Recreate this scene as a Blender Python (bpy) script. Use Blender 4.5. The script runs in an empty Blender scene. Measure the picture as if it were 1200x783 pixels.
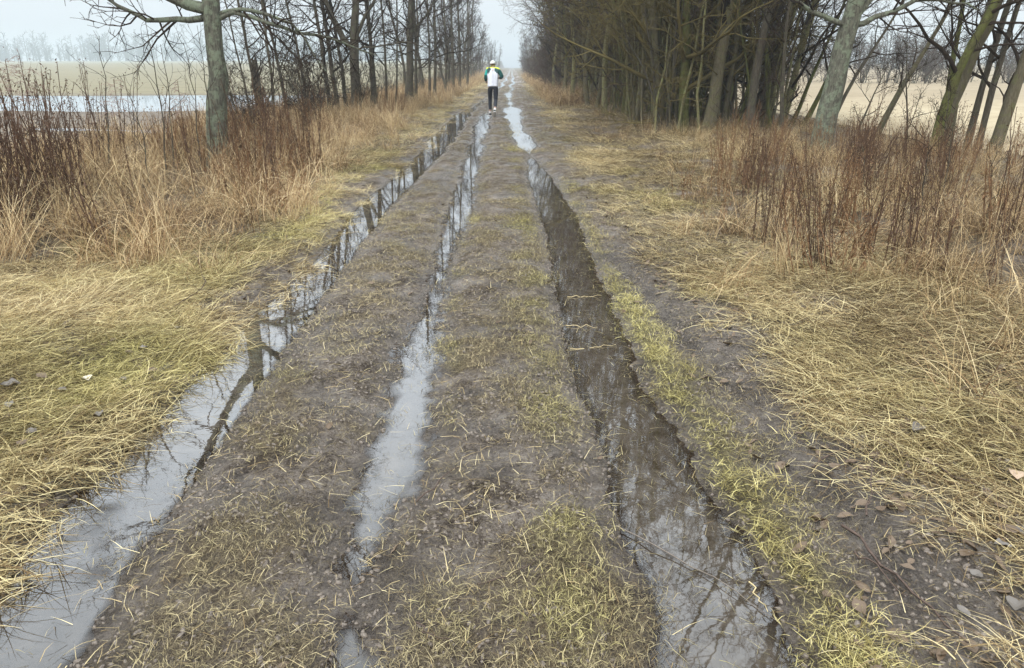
import bpy, math, random
import numpy as np

# ------------------------------------------------------------------ camera, sky, light, exposure
SC = bpy.context.scene
COL = SC.collection
PITCH = math.radians(19.9)
CAM_H = 1.52
FPX = 867.0                      # focal length for a picture 1200 wide

cam_data = bpy.data.cameras.new("camera")
cam = bpy.data.objects.new("camera", cam_data)
COL.objects.link(cam)
cam.location = (0, 0, CAM_H)
cam.rotation_euler = (math.radians(90) - PITCH, 0, 0)
cam_data.sensor_width = 36.0
cam_data.lens = FPX / 1200.0 * 36.0
cam_data.clip_start = 0.05
cam_data.clip_end = 3000
SC.camera = cam

SUN_EL, SUN_AZ = math.radians(52), math.radians(205)
world = bpy.data.worlds.new("World")
SC.world = world
world.use_nodes = True
wn, wl_ = world.node_tree.nodes, world.node_tree.links
wn.clear()
w_out = wn.new("ShaderNodeOutputWorld")
w_bg = wn.new("ShaderNodeBackground")
w_sky = wn.new("ShaderNodeTexSky")
w_sky.sky_type = 'NISHITA'
w_sky.sun_disc = False
w_sky.sun_elevation = SUN_EL
w_sky.sun_rotation = SUN_AZ
w_sky.air_density = 1.0
w_sky.dust_density = 6.0
w_hsv = wn.new("ShaderNodeHueSaturation")
w_hsv.inputs["Saturation"].default_value = 0.35
w_mix = wn.new("ShaderNodeMix")
w_mix.data_type = 'RGBA'
w_mix.inputs[0].default_value = 0.9          # cloud deck over the clear sky
# cloud deck of an overcast day: about a third as bright at the horizon as overhead
w_tc = wn.new("ShaderNodeTexCoord")
w_sep = wn.new("ShaderNodeSeparateXYZ")
wl_.new(w_tc.outputs["Generated"], w_sep.inputs[0])
w_el = wn.new("ShaderNodeMapRange")
wl_.new(w_sep.outputs[2], w_el.inputs[0])
w_el.inputs[3].default_value = .23
w_el.inputs[4].default_value = 1.0
w_cloud = wn.new("ShaderNodeVectorMath")
w_cloud.operation = 'SCALE'
w_cloud.inputs[0].default_value = (19.0, 20.6, 21.8)
wl_.new(w_el.outputs[0], w_cloud.inputs["Scale"])
wl_.new(w_cloud.outputs[0], w_mix.inputs[7])
wl_.new(w_sky.outputs[0], w_hsv.inputs["Color"])
wl_.new(w_hsv.outputs[0], w_mix.inputs[6])
wl_.new(w_mix.outputs[2], w_bg.inputs[0])
w_bg.inputs[1].default_value = 0.115
wl_.new(w_bg.outputs[0], w_out.inputs[0])

sun_d = bpy.data.lights.new("sun", 'SUN')
sun_d.energy = 1.5
sun_d.angle = math.radians(28)
sun_d.color = (1.0, 0.96, 0.9)
sun = bpy.data.objects.new("sun", sun_d)
COL.objects.link(sun)
sun.rotation_euler = (math.radians(90) - SUN_EL, 0, math.radians(180) - SUN_AZ)
sun.location = (0, 0, 40)

SC.view_settings.view_transform = 'Standard'
SC.view_settings.look = 'None'
SC.view_settings.gamma = 1.0
SC.view_settings.exposure = 0.52
SC.render.engine = 'CYCLES'
SC.cycles.max_bounces = 6
SC.cycles.diffuse_bounces = 3
SC.cycles.glossy_bounces = 3
SC.cycles.transmission_bounces = 2
SC.cycles.volume_bounces = 3
SC.cycles.caustics_reflective = False
SC.cycles.caustics_refractive = False

rng = np.random.default_rng(11)
random.seed(5)
CP, SP = math.cos(PITCH), math.sin(PITCH)


def ray(px, py):
    dx = (px - 600) / FPX
    dy = (391.5 - py) / FPX
    return np.array([dx, CP + dy * SP, -SP + dy * CP])


def on_ground(px, py, z=0.0):
    """The point of the ground seen at a pixel of the 1200 wide photograph."""
    r = ray(px, py)
    t = (CAM_H - z) / -r[2]
    return r[0] * t, r[1] * t


def at_depth(px, py, y):
    """The point seen at a pixel, y metres up the track."""
    r = ray(px, py)
    t = y / r[1]
    return np.array([r[0] * t, y, CAM_H + r[2] * t])


# ------------------------------------------------------------------ noise
def _hash(ix, iy, seed):
    h = (ix.astype(np.int64) * 374761393 + iy.astype(np.int64) * 668265263 + seed * 974634777) & 0xFFFFFFFF
    h = ((h ^ (h >> 13)) * 1274126177) & 0xFFFFFFFF
    return ((h ^ (h >> 16)) & 0xFFFFFF) / float(0xFFFFFF)


def vnoise(x, y, seed=0):
    xi, yi = np.floor(x), np.floor(y)
    fx, fy = x - xi, y - yi
    fx = fx * fx * (3 - 2 * fx)
    fy = fy * fy * (3 - 2 * fy)
    a, b = _hash(xi, yi, seed), _hash(xi + 1, yi, seed)
    c, d = _hash(xi, yi + 1, seed), _hash(xi + 1, yi + 1, seed)
    return (a + (b - a) * fx) * (1 - fy) + (c + (d - c) * fx) * fy


def fbm(x, y, f, seed=0, octv=3):
    """Value noise in -1..1."""
    x = np.asarray(x, float)
    y = np.asarray(y, float)
    s, amp, tot = 0.0, 1.0, 0.0
    for k in range(octv):
        s = s + amp * (vnoise(x * f + 17.3 * k, y * f - 9.1 * k, seed + k) * 2 - 1)
        tot += amp
        amp *= 0.5
        f *= 2.03
    return s / tot


def sstep(a, b, x):
    t = np.clip((x - a) / (b - a), 0, 1)
    return t * t * (3 - 2 * t)


# ------------------------------------------------------------------ the lie of the land
WATER = -0.026
RUT_L = [(-60, -1.60, .30), (0.5, -1.42, .20), (1.56, -1.41, .19), (1.84, -1.41, .185), (2.30, -1.48, .20), (3.15, -1.457, .178), (4.07, -1.512, .183), (6.15, -1.512, .138),
         (8.63, -1.613, .189), (11.63, -1.54, .178), (14.45, -1.52, .21), (17.55, -1.57, .24), (21.6, -1.62, .26), (26.4, -1.66, .22),
         (30, -1.5, .10), (40, -1.25, -.03), (46, -1.0, .10), (56, -1.15, .12), (66, -.75, .13), (78, -1.0, .1), (92, -.6, .12), (110, -.9, .1), (140, -.7, .1), (700, -.7, -.1)]
RUT_M = [(-60, -.5, -.2), (1.2, -.43, .05), (1.6, -.44, .05), (1.78, -.48, -.03), (2.01, -.50, .05), (2.20, -.503, .058), (2.42, -.527, .08), (2.67, -.486, .094), (2.98, -.485, .10),
         (3.35, -.503, .072), (3.80, -.522, .078), (4.30, -.545, .065), (4.92, -.546, .058), (5.3, -.56, .03), (5.60, -.567, .05), (6.47, -.605, .042),
         (8.10, -.577, .108), (11.63, -.66, .093), (16.5, -.75, .12), (20.9, -.816, .15), (25, -.90, .13), (28, -.9, -.05), (700, -.9, -.2)]
RUT_R = [(-60, .6, .2), (0.8, .6, .2), (1.56, .592, .198), (1.70, .603, .176), (1.92, .627, .186), (2.20, .592, .207), (2.54, .548, .169), (2.98, .56, .17), (3.45, .50, .165), (4.07, .50, .173),
         (4.92, .502, .181), (6.15, .502, .168), (8.10, .511, .192), (11.8, .38, .15), (12.5, .36, .07), (14.0, .33, -.01), (16.1, .31, .16), (20, .11, .18), (25.4, .056, .26),
         (29.6, 0, .3), (31.5, -.05, .05), (41.6, -.16, .10), (46, -.25, .22), (48, -.2, .08), (56, .05, .11), (66, -.2, .12), (76, .25, .11), (88, .0, .12), (110, .2, .1), (140, 0, .1), (700, 0, -.1)]
WET_R = [(-60, 1.0, -.3), (1.2, 1.1, -.06), (2.10, 1.1, -.05), (2.54, 1.1, -.03), (3.15, 1.11, .0), (3.80, 1.06, .06), (4.73, .98, .10), (5.36, .916, .10), (6.15, .945, .10), (6.9, .93, -.03), (7.4, .9, -.2), (700, .9, -.4)]


def rut_sd(rut, x, y, seed, jit):
    a = np.array(rut)
    c = np.interp(y, a[:, 0], a[:, 1])
    w = np.interp(y, a[:, 0], a[:, 2])
    n = fbm(x, y, 3.0, seed, 3) * jit + fbm(x, y, 9.0, seed + 5, 2) * jit * .2
    far = sstep(10, 16, y) * (1 - sstep(60, 80, y))
    n = n + far * .11 * fbm(x * .25, y, 1.1, seed + 9, 2)
    return np.abs(x - c) - w + n


def terrain(x, y):
    """Height, wetness, litter (dry grass cover) and greenness of the ground."""
    x = np.asarray(x, float)
    y = np.asarray(y, float)
    yy = np.abs(y)
    sl = rut_sd(RUT_L, x, y, 3, .030)
    sm = rut_sd(RUT_M, x, y, 13, .05) - .016 * sstep(1.8, 3.0, y) * (y < 27)
    sr = rut_sd(RUT_R, x, y, 23, .026)
    sw = rut_sd(WET_R, x, y, 33, .13)
    cx = -.5
    u = x - cx
    side = np.abs(u)
    near = np.exp(-yy / 25)
    g = .012 + .016 * fbm(x, y, 1.3, 41, 3) + (.012 * fbm(x, y, 7, 43, 3) + .011 * fbm(x, y, 24, 47, 2)) * near
    rdg = 1 - np.abs(fbm(x, y, 4.6, 45, 2)) * 2.4
    g = g + .017 * np.clip(rdg, -.6, 1) * near * (1 - sstep(1.4, 2.2, side))
    clod = np.clip(fbm(x, y, 11, 53, 2), 0, 1)
    g = g + .02 * clod * near
    g = g + .05 * sstep(1.3, 2.4, side) + .10 * sstep(2.5, 5, side) * (1 - sstep(6.5, 10, side))
    g = g + (.09 * sstep(1.6, 3.5, side)) * fbm(x, y, .45, 57, 2)
    for s, sl_, lim in ((sl, .105, .16), (sm, .07, .1), (sr, .115, .16), (sw, .10, .12)):
        sl2 = sl_ * (1 + .5 * fbm(x, y, 4, 61, 2))
        z = WATER + np.where(s > 0, s * sl2 + 3 * np.maximum(s - .05, 0) ** 2, np.maximum(s * (.22 if s is sm else .5), -.05 + (s is sl) * (1 - sstep(2.3, 3.6, y)) * (.037 + .011 * fbm(x, y, 6, 69, 2))))
        if s is sw:
            z = z + .034 + .016 * fbm(x, y, 9, 63, 2)
        z = z + .006 * fbm(x, y, 13, 67, 3) * (np.abs(s) < .25) * (1.6 if s is sm else 1.0)
        k = .02
        h = np.clip(.5 + .5 * (z - g) / k, 0, 1)
        g = z * (1 - h) + g * h - k * h * (1 - h) * (s < .6)
    # fields
    lf = sstep(6.5, 9.5, -x)
    rf = sstep(11, 14, x)
    fl = -.15 + .05 * fbm(x, y, .25, 71, 3) + .02 * np.sin(x * 2.1 + .6 * y) * (1 - sstep(28, 33, y))
    wob = 2.2 * fbm(x, y, .12, 73, 2)
    pool = np.minimum(y - (32 + wob * .5), (47.5 + wob * .6) - y)
    pool = np.minimum(pool, -8.5 - x)
    fl = np.where(pool > -3, fl - .12 * sstep(-2, 1.2, pool), fl)
    p2 = .9 - np.hypot((y - 21.5 - .25 * (-x - 10)) / .55, (x + 11.5) / 4.2) + .4 * fbm(x, y, .5, 77, 2)
    fl = fl - .12 * sstep(-.4, .3, p2)
    fl = fl + .012 * np.maximum(y - 60, 0) * (1 - sstep(200, 420, y) * .2)
    g = g * (1 - lf) + fl * lf
    fr = -.1 + .06 * fbm(x, y, .22, 79, 3) + .006 * np.maximum(y - 30, 0)
    g = g * (1 - rf) + fr * rf
    sd = np.minimum(np.minimum(sl, sm), np.minimum(sr, sw + .03))
    wet = 1 - sstep(-.02, .16, sd + .05 * fbm(x, y, 6, 83, 2))
    wet = np.maximum(wet, .8 * np.maximum(sstep(.1, .5, fbm(x, y, 2.2, 87, 3)), sstep(.35, -.25, rdg) * .8) * (1 - sstep(1.6, 2.2, side)))
    # grass cover
    n1 = fbm(x, y, 1.6, 91, 3)
    n2 = fbm(x, y, 5.0, 95, 3)
    on_track = 1 - sstep(1.35, 1.75, side + .2 * n1)
    ridge = np.exp(-((x - np.interp(y, [0, 3, 8, 30], [.17, .16, .12, -.25])) / .09) ** 2)
    ridge2 = np.exp(-((sm - .10) / .06) ** 2) * (x > -.5) * .8
    ridge = np.clip(ridge + ridge2, 0, 1) * np.clip(.55 + 1.1 * n2, 0, 1)
    lit_tr = np.clip(.20 + 1.0 * n2 + .65 * n1 + .62 * ridge, 0, 1)
    lit_vg = np.clip(.66 + .65 * n2 + .5 * n1, 0, 1)
    mc = np.interp(y, [1.5, 2.1, 3, 5, 7], [1.42, 1.22, 1.16, 1.08, 1.0])
    mudr = (1 - sstep(.16, .46, np.abs(x - mc) + .12 * n1)) * (1 - sstep(4.6, 6.8, y))
    lit_vg = lit_vg * (1 - .93 * mudr)
    wet = np.maximum(wet, mudr * np.clip(.55 + .7 * n2, 0, .9))
    bank = np.exp(-((x - np.interp(y, [1.5, 2.0, 3, 4, 6, 9], [.93, .91, .86, .81, .76, .74])) / .105) ** 2) * (1 - sstep(8, 11, y))
    lit_vg = np.maximum(lit_vg, bank * np.clip(.8 + .5 * n2, 0, 1))
    lit = lit_tr * on_track + lit_vg * (1 - on_track)
    lit = np.maximum(lit, bank * np.clip(.85 + .5 * n2, 0, 1))
    lit = np.maximum(lit, .9 * np.exp(-((x + 1.95) / .38) ** 2) * (1 - sstep(3.2, 4.5, y)) * np.clip(.8 + .6 * n2, 0, 1))
    lit = lit * np.where(x < -1.5, sstep(-.03, .05, sd + .03 * n2), sstep(.0, .12, sd + .04 * n2))
    green = np.clip(.12 + .5 * fbm(x, y, 1.1, 99, 2) + .6 * ridge, 0, 1)
    green = np.where(on_track < .5, np.clip(green - .25 * sstep(2.2, 4.0, np.abs(u)) + .42 * np.exp(-((sl - .25) / .7) ** 2) * (x < -1.5), 0, 1), green)
    green = np.clip(green + .5 * bank + .25 * np.exp(-((x + 1.9) / .4) ** 2) * (y < 4), 0, 1)
    return g, wet, lit, green


def height(x, y):
    return terrain(np.atleast_1d(x), np.atleast_1d(y))[0]


# ------------------------------------------------------------------ small helpers
def mesh_obj(name, verts, faces, mats, parent=None, smooth=False, midx=None):
    me = bpy.data.meshes.new(name)
    me.from_pydata(verts, [], faces)
    return _finish(name, me, mats, parent, smooth, midx)


def _finish(name, me, mats, parent, smooth, midx=None):
    for m in (mats if isinstance(mats, (list, tuple)) else [mats]):
        me.materials.append(m)
    n = len(me.polygons)
    if smooth and n:
        me.polygons.foreach_set("use_smooth", np.ones(n, bool))
    if midx is not None:
        me.polygons.foreach_set("material_index", np.asarray(midx, np.int32))
    o = bpy.data.objects.new(name, me)
    COL.objects.link(o)
    if parent is not None:
        o.parent = parent
    return o


def fast_mesh(name, V, F):
    """Mesh from numpy arrays: V (n,3), F (m,k) with k fixed."""
    me = bpy.data.meshes.new(name)
    V = np.ascontiguousarray(V, np.float32)
    F = np.ascontiguousarray(F, np.int32)
    me.vertices.add(len(V))
    me.vertices.foreach_set("co", V.ravel())
    m, k = F.shape
    me.loops.add(m * k)
    me.loops.foreach_set("vertex_index", F.ravel())
    me.polygons.add(m)
    me.polygons.foreach_set("loop_start", np.arange(0, m * k, k, dtype=np.int32))
    me.update(calc_edges=True)
    return me


def tag(o, label=None, cat=None, group=None, kind=None):
    if label: o["label"] = label
    if cat: o["category"] = cat
    if group: o["group"] = group
    if kind: o["kind"] = kind
    return o


def empty(name, loc, rz=0.0, s=1.0):
    o = bpy.data.objects.new(name, None)
    o.empty_display_size = .2
    COL.objects.link(o)
    o.location = loc
    o.rotation_euler = (0, 0, rz)
    o.scale = (s, s, s)
    return o


def copy_thing(root, loc, rz, s):
    r = root.copy()
    COL.objects.link(r)
    r.location, r.rotation_euler, r.scale = loc, (0, 0, rz), (s, s, s)
    for ch in root.children:
        c = ch.copy()
        COL.objects.link(c)
        c.parent = r
        for g in ch.children:
            d = g.copy()
            COL.objects.link(d)
            d.parent = c
    return r


# ------------------------------------------------------------------ materials
class NT:
    def __init__(self, name):
        self.m = bpy.data.materials.new(name)
        self.m.use_nodes = True
        self.t = self.m.node_tree
        self.n = self.t.nodes
        self.b = self.n["Principled BSDF"]
        self.out = self.n["Material Output"]

    def new(self, t, **kw):
        n = self.n.new(t)
        for k, v in kw.items():
            setattr(n, k, v)
        return n

    def link(self, a, b):
        self.t.links.new(a, b)

    def noise(self, scale, detail=4, rough=.6, vec=None, dist=0.0):
        n = self.new("ShaderNodeTexNoise")
        n.inputs["Scale"].default_value = scale
        n.inputs["Detail"].default_value = detail
        n.inputs["Roughness"].default_value = rough
        n.inputs["Distortion"].default_value = dist
        if vec is not None: self.link(vec, n.inputs["Vector"])
        return n.outputs[0]

    def pos(self, scale=None):
        g = self.new("ShaderNodeNewGeometry")
        if scale is None: return g.outputs["Position"]
        m = self.new("ShaderNodeVectorMath", operation='MULTIPLY')
        self.link(g.outputs["Position"], m.inputs[0])
        m.inputs[1].default_value = scale
        return m.outputs[0]

    def objpos(self, scale=None):
        g = self.new("ShaderNodeTexCoord")
        if scale is None: return g.outputs["Object"]
        m = self.new("ShaderNodeVectorMath", operation='MULTIPLY')
        self.link(g.outputs["Object"], m.inputs[0])
        m.inputs[1].default_value = scale
        return m.outputs[0]

    def ramp(self, fac, stops):
        r = self.new("ShaderNodeValToRGB")
        e = r.color_ramp.elements
        while len(e) < len(stops): e.new(.5)
        for el, (p, c) in zip(e, stops):
            el.position = p
            el.color = c if len(c) == 4 else (*c, 1)
        self.link(fac, r.inputs[0])
        return r.outputs[0]

    def mix(self, fac, a, b):
        m = self.new("ShaderNodeMix", data_type='RGBA')
        for s, v in ((0, fac), (6, a), (7, b)):
            if isinstance(v, (int, float)): m.inputs[s].default_value = v
            elif isinstance(v, tuple): m.inputs[s].default_value = (*v, 1)
            else: self.link(v, m.inputs[s])
        return m.outputs[2]

    def math(self, op, a, b=0.0, clamp=False):
        m = self.new("ShaderNodeMath", operation=op, use_clamp=clamp)
        for s, v in ((0, a), (1, b)):
            if isinstance(v, (int, float)): m.inputs[s].default_value = v
            else: self.link(v, m.inputs[s])
        return m.outputs[0]

    def attr(self, name, typ='GEOMETRY'):
        a = self.new("ShaderNodeAttribute", attribute_type=typ, attribute_name=name)
        return a.outputs["Fac"]

    def bump(self, h, strength=.5, dist=.01):
        b = self.new("ShaderNodeBump")
        b.inputs["Strength"].default_value = strength
        b.inputs["Distance"].default_value = dist
        self.link(h, b.inputs["Height"])
        self.link(b.outputs[0], self.b.inputs["Normal"])

    def set(self, col=None, rough=None, spec=None):
        for k, v in (("Base Color", col), ("Roughness", rough), ("Specular IOR Level", spec)):
            if v is None: continue
            if isinstance(v, (int, float)): self.b.inputs[k].default_value = v
            elif isinstance(v, tuple): self.b.inputs[k].default_value = (*v, 1)
            else: self.link(v, self.b.inputs[k])
        return self.m


def flat_mat(name, col, rough=.7, spec=.3, var=.25, scale=30):
    t = NT(name)
    n = t.noise(scale, 3)
    lo = tuple(c * (1 - var) for c in col)
    hi = tuple(min(1, c * (1 + var)) for c in col)
    return t.set(t.ramp(n, [(.3, lo), (.7, hi)]), rough, spec)


def ground_mat():
    t = NT("wet mud with dead grass litter")
    p = t.pos()
    wet, lit, green = t.attr("wet"), t.attr("litter"), t.attr("green")
    nb = t.noise(3.5, 6, .65, p)
    nf = t.noise(42, 5, .7, p, .4)
    fib = t.noise(26, 6, .75, t.pos((1.0, .35, 1.0)), 2.2)
    n22 = t.noise(24, 4, .75, p, .8)
    n95 = t.noise(110, 4, .8, p)
    ms = t.math('ADD', t.math('MULTIPLY', nb, .34), t.math('ADD', t.math('MULTIPLY', n22, .36), t.math('MULTIPLY', n95, .30)))
    mud = t.ramp(ms, [(.37, (.016, .012, .009)), (.46, (.10, .08, .065)), (.54, (.235, .198, .168)), (.63, (.42, .375, .33))])
    # chopped fibres trodden into the mud, lying both ways
    fx = t.ramp(t.noise(150, 3, .6, t.pos((.16, 1.0, 1.0)), .6), [(.60, (0, 0, 0)), (.66, (1, 1, 1))])
    fy = t.ramp(t.noise(150, 3, .6, t.pos((1.0, .16, 1.0)), .6), [(.62, (0, 0, 0)), (.68, (1, 1, 1))])
    fb = t.math('MAXIMUM', fx, fy)
    mud = t.mix(t.math('MULTIPLY', fb, .6), mud, t.mix(n22, (.22, .17, .10), (.46, .38, .24)))
    straw = t.ramp(fib, [(.32, (.025, .018, .012)), (.46, (.10, .075, .045)), (.58, (.25, .195, .115)), (.74, (.46, .375, .235))])
    grn = t.ramp(fib, [(.32, (.035, .03, .013)), (.5, (.13, .115, .045)), (.72, (.34, .31, .12))])
    veg = t.mix(green, straw, grn)
    f = t.math('ADD', t.math('MULTIPLY', lit, 1.15), t.math('MULTIPLY', t.math('SUBTRACT', t.math('ADD', t.math('MULTIPLY', n22, .5), t.math('MULTIPLY', n95, .5)), .5), 4.0), True)
    f = t.math('MULTIPLY', t.math('SUBTRACT', f, .25), 1.6, True)
    col = t.mix(t.math('MULTIPLY', f, .75), mud, veg)
    col = t.mix(t.math('MULTIPLY', wet, .40), col, (.055, .046, .04))
    r = t.new("ShaderNodeMapRange")
    t.link(wet, r.inputs[0])
    r.inputs[3].default_value = .85
    r.inputs[4].default_value = .12
    rr = t.math('ADD', r.outputs[0], t.math('MULTIPLY', t.math('SUBTRACT', nf, .5), .45), True)
    h = t.math('ADD', t.math('ADD', nf, t.math('MULTIPLY', n95, .7)), t.math('ADD', t.math('MULTIPLY', nb, 1.5), t.math('MULTIPLY', fib, .8)))
    t.bump(h, 1.0, .03)
    return t.set(col, rr, t.math('ADD', t.math('MULTIPLY', wet, .6), .04))


def field_mat(name, stops, scale=(.6, .6, .6), extra=None):
    t = NT(name)
    p = t.pos()
    a = t.noise(.5, 6, .7, t.pos((.3, 1, 1)))
    b = t.noise(6, 5, .75, t.pos((.35, 1, 1)))
    s = t.math('ADD', t.math('MULTIPLY', a, .45), t.math('MULTIPLY', b, .55))
    col = t.ramp(s, stops)
    if extra:
        y0, y1, stops2 = extra
        sp = t.new("ShaderNodeSeparateXYZ")
        t.link(p, sp.inputs[0])
        yy = t.math('ADD', sp.outputs[1], t.math('MULTIPLY', t.math('SUBTRACT', a, .5), 8))
        mr = t.new("ShaderNodeMapRange")
        t.link(yy, mr.inputs[0])
        mr.inputs[1].default_value = y0
        mr.inputs[2].default_value = y1
        col = t.mix(mr.outputs[0], col, t.ramp(s, stops2))
    t.bump(b, .6, .05)
    return t.set(col, .9, .15)


def water_mat(name, murk_a, murk_b, base=.03, gain=.91, power=2.2, rough=.02, ripple=.03):
    t = NT(name)
    p = t.pos()
    n = t.noise(9, 6, .75, p, .5)
    t.set(t.ramp(n, [(.35, murk_a), (.65, murk_b)]), .6, .0)
    gl = t.new("ShaderNodeBsdfGlossy")
    gl.inputs["Roughness"].default_value = rough
    gl.inputs["Color"].default_value = (.97, .98, 1, 1)
    b = t.new("ShaderNodeBump")
    b.inputs["Strength"].default_value = ripple
    b.inputs["Distance"].default_value = .01
    t.link(t.noise(9, 3, .5, p), b.inputs["Height"])
    t.link(b.outputs[0], gl.inputs["Normal"])
    lw = t.new("ShaderNodeLayerWeight")
    lw.inputs[0].default_value = .5
    f = t.math('ADD', t.math('MULTIPLY', t.math('POWER', lw.outputs["Facing"], power), gain), base, True)
    # scum and floating specks
    sc = t.ramp(t.noise(70, 2, .5, p), [(.69, (0, 0, 0)), (.72, (1, 1, 1))])
    f = t.math('MULTIPLY', f, t.math('SUBTRACT', 1, t.math('MULTIPLY', sc, .35)))
    # shallow margins let the bed show through
    tp = t.new("ShaderNodeBsdfTransparent")
    tp.inputs[0].default_value = (.62, .56, .50, 1)
    mr = t.new("ShaderNodeMapRange")
    t.link(t.attr("depth"), mr.inputs[0])
    mr.inputs[1].default_value = .0
    mr.inputs[2].default_value = .032
    mb = t.new("ShaderNodeMixShader")
    t.link(mr.outputs[0], mb.inputs[0])
    t.link(tp.outputs[0], mb.inputs[1])
    t.link(t.b.outputs[0], mb.inputs[2])
    shal = t.new("ShaderNodeMapRange")
    t.link(t.attr("depth"), shal.inputs[0])
    shal.inputs[1].default_value = .0
    shal.inputs[2].default_value = .010
    f = t.math('MULTIPLY', f, t.math('ADD', t.math('MULTIPLY', shal.outputs[0], .75), .25))
    mx = t.new("ShaderNodeMixShader")
    t.link(f, mx.inputs[0])
    t.link(mb.outputs[0], mx.inputs[1])
    t.link(gl.outputs[0], mx.inputs[2])
    t.link(mx.outputs[0], t.out.inputs[0])
    return t.m


def blade_mat(name, stops_dry, stops_green, rough=.6, transl=.18):
    t = NT(name)
    isl = t.new("ShaderNodeNewGeometry").outputs["Random Per Island"]
    tone = t.attr("tone", 'INSTANCER')
    hue = t.attr("hue", 'INSTANCER')
    v = t.math('SUBTRACT', t.math('ADD', t.math('MULTIPLY', isl, .95), t.math('MULTIPLY', tone, .5)), .22, True)
    col = t.mix(t.math('ADD', hue, t.math('MULTIPLY', t.math('SUBTRACT', isl, .5), .5), True), t.ramp(v, stops_dry), t.ramp(v, stops_green))
    t.set(col, rough, .06)
    tr = t.new("ShaderNodeBsdfTranslucent")
    t.link(col, tr.inputs[0])
    mx = t.new("ShaderNodeMixShader")
    mx.inputs[0].default_value = transl
    t.link(t.b.outputs[0], mx.inputs[1])
    t.link(tr.outputs[0], mx.inputs[2])
    t.link(mx.outputs[0], t.out.inputs[0])
    return t.m


def bark_mat(name, a, b, lichen=None, amount=.5, scale=1.0):
    t = NT(name)
    p = t.objpos((1, 1, .22))
    n = t.noise(38 * scale, 5, .7, p, .6)
    col = t.ramp(n, [(.3, a), (.7, b)])
    if lichen:
        l = t.noise(7, 5, .7, t.objpos())
        m = t.ramp(l, [(.62 - .25 * amount, (0, 0, 0)), (.70 - .25 * amount, (1, 1, 1))])
        l2 = t.noise(24, 3, .6, t.objpos())
        col = t.mix(t.math('MULTIPLY', m, .8), col, t.mix(l2, lichen, tuple(c * .55 for c in lichen)))
    t.bump(n, 1.0, .035)
    return t.set(col, .9, .04)


M = {}
M["ground"] = ground_mat()
M["field_l"] = field_mat("ploughed field and pale crop", [(.35, (.08, .062, .05)), (.5, (.15, .125, .10)), (.65, (.24, .21, .165))],
                         extra=(46, 52, [(.3, (.12, .10, .055)), (.5, (.19, .165, .10)), (.7, (.26, .23, .15))]))
M["field_r"] = field_mat("pale stubble field", [(.32, (.20, .155, .10)), (.5, (.38, .31, .20)), (.68, (.5, .43, .30))],
                         extra=(26, 44, [(.3, (.18, .135, .085)), (.5, (.27, .215, .14)), (.7, (.36, .30, .21))]))
M["water"] = water_mat("puddle water", (.030, .022, .014), (.085, .070, .056))
M["flood"] = water_mat("flood water", (.12, .11, .10), (.16, .15, .14), base=.15, gain=.84, power=1.0, ripple=.02)
M["straw"] = blade_mat("straw blades", [(.0, (.035, .022, .013)), (.33, (.20, .135, .068)), (.62, (.54, .415, .215)), (1, (.82, .69, .43))],
                       [(.0, (.055, .045, .018)), (.4, (.32, .28, .095)), (1, (.68, .60, .27))])
M["stub"] = blade_mat("trampled grass blades", [(.0, (.06, .045, .032)), (.4, (.15, .12, .078)), (.72, (.27, .22, .135)), (1, (.48, .39, .25))],
                      [(.0, (.055, .045, .018)), (.4, (.34, .305, .10)), (1, (.64, .57, .24))])
M["tall"] = blade_mat("tall dry grass blades", [(.0, (.08, .045, .025)), (.3, (.28, .175, .09)), (.65, (.54, .39, .21)), (1, (.78, .61, .37))],
                      [(.0, (.2, .14, .07)), (.5, (.58, .455, .235)), (1, (.80, .68, .43))])
M["stalk"] = flat_mat("dead brown stalk", (.088, .052, .034), .9, .04, .45, 9)
M["stalk_red"] = flat_mat("reddish dead stalk", (.17, .098, .052), .9, .04, .4, 9)
M["seed"] = flat_mat("withered seed heads", (.10, .064, .045), .9, .04, .5, 40)
M["plume"] = flat_mat("faded feathery plume", (.26, .19, .16), .9, .1, .35, 20)
M["leaf"] = flat_mat("dead leaf brown", (.125, .087, .056), .55, .4, .35, 60)
M["leaf_grey"] = flat_mat("sodden grey leaf", (.13, .112, .095), .35, .5, .3, 60)
M["leaf_pale"] = flat_mat("pale tan leaf", (.42, .31, .22), .6, .3, .25, 60)
M["leaf_white"] = flat_mat("bleached leaf", (.62, .56, .45), .6, .3, .2, 60)
M["twigwood"] = flat_mat("fallen twig bark", (.085, .06, .048), .8, .2, .5, 25)
M["mudlump"] = flat_mat("wet mud crumbs", (.15, .122, .098), .45, .4, .7, 40)
M["stick"] = flat_mat("grey weathered stick", (.17, .14, .115), .6, .3, .3, 25)
M["straw_stem"] = flat_mat("pale straw stem", (.5, .40, .22), .6, .3, .3, 25)
M["bark_lichen"] = bark_mat("lichened grey bark", (.045, .043, .034), (.20, .195, .15), (.26, .30, .21), .55)
M["bark_grey"] = bark_mat("grey brown bark", (.055, .046, .035), (.13, .112, .085), (.15, .15, .09), .35)
M["bark_green"] = bark_mat("algae green bark", (.055, .055, .022), (.125, .118, .05), (.15, .16, .05), .7)
M["bark_tan"] = bark_mat("smooth olive brown bark", (.085, .072, .045), (.17, .148, .10), (.17, .165, .08), .45)
M["bark_olive"] = bark_mat("pale olive bark", (.12, .105, .05), (.24, .215, .12), (.27, .28, .12), .5)  # paler olive bark colour for some thicket trunks and young stems
M["twig"] = flat_mat("dark bare twigs", (.034, .024, .017), .9, .04, .4, 6)
M["twig_olive"] = flat_mat("olive twigs", (.11, .088, .036), .9, .04, .4, 6)
M["twig_purple"] = flat_mat("purple brown twigs", (.066, .044, .034), .9, .04, .4, 6)


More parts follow.
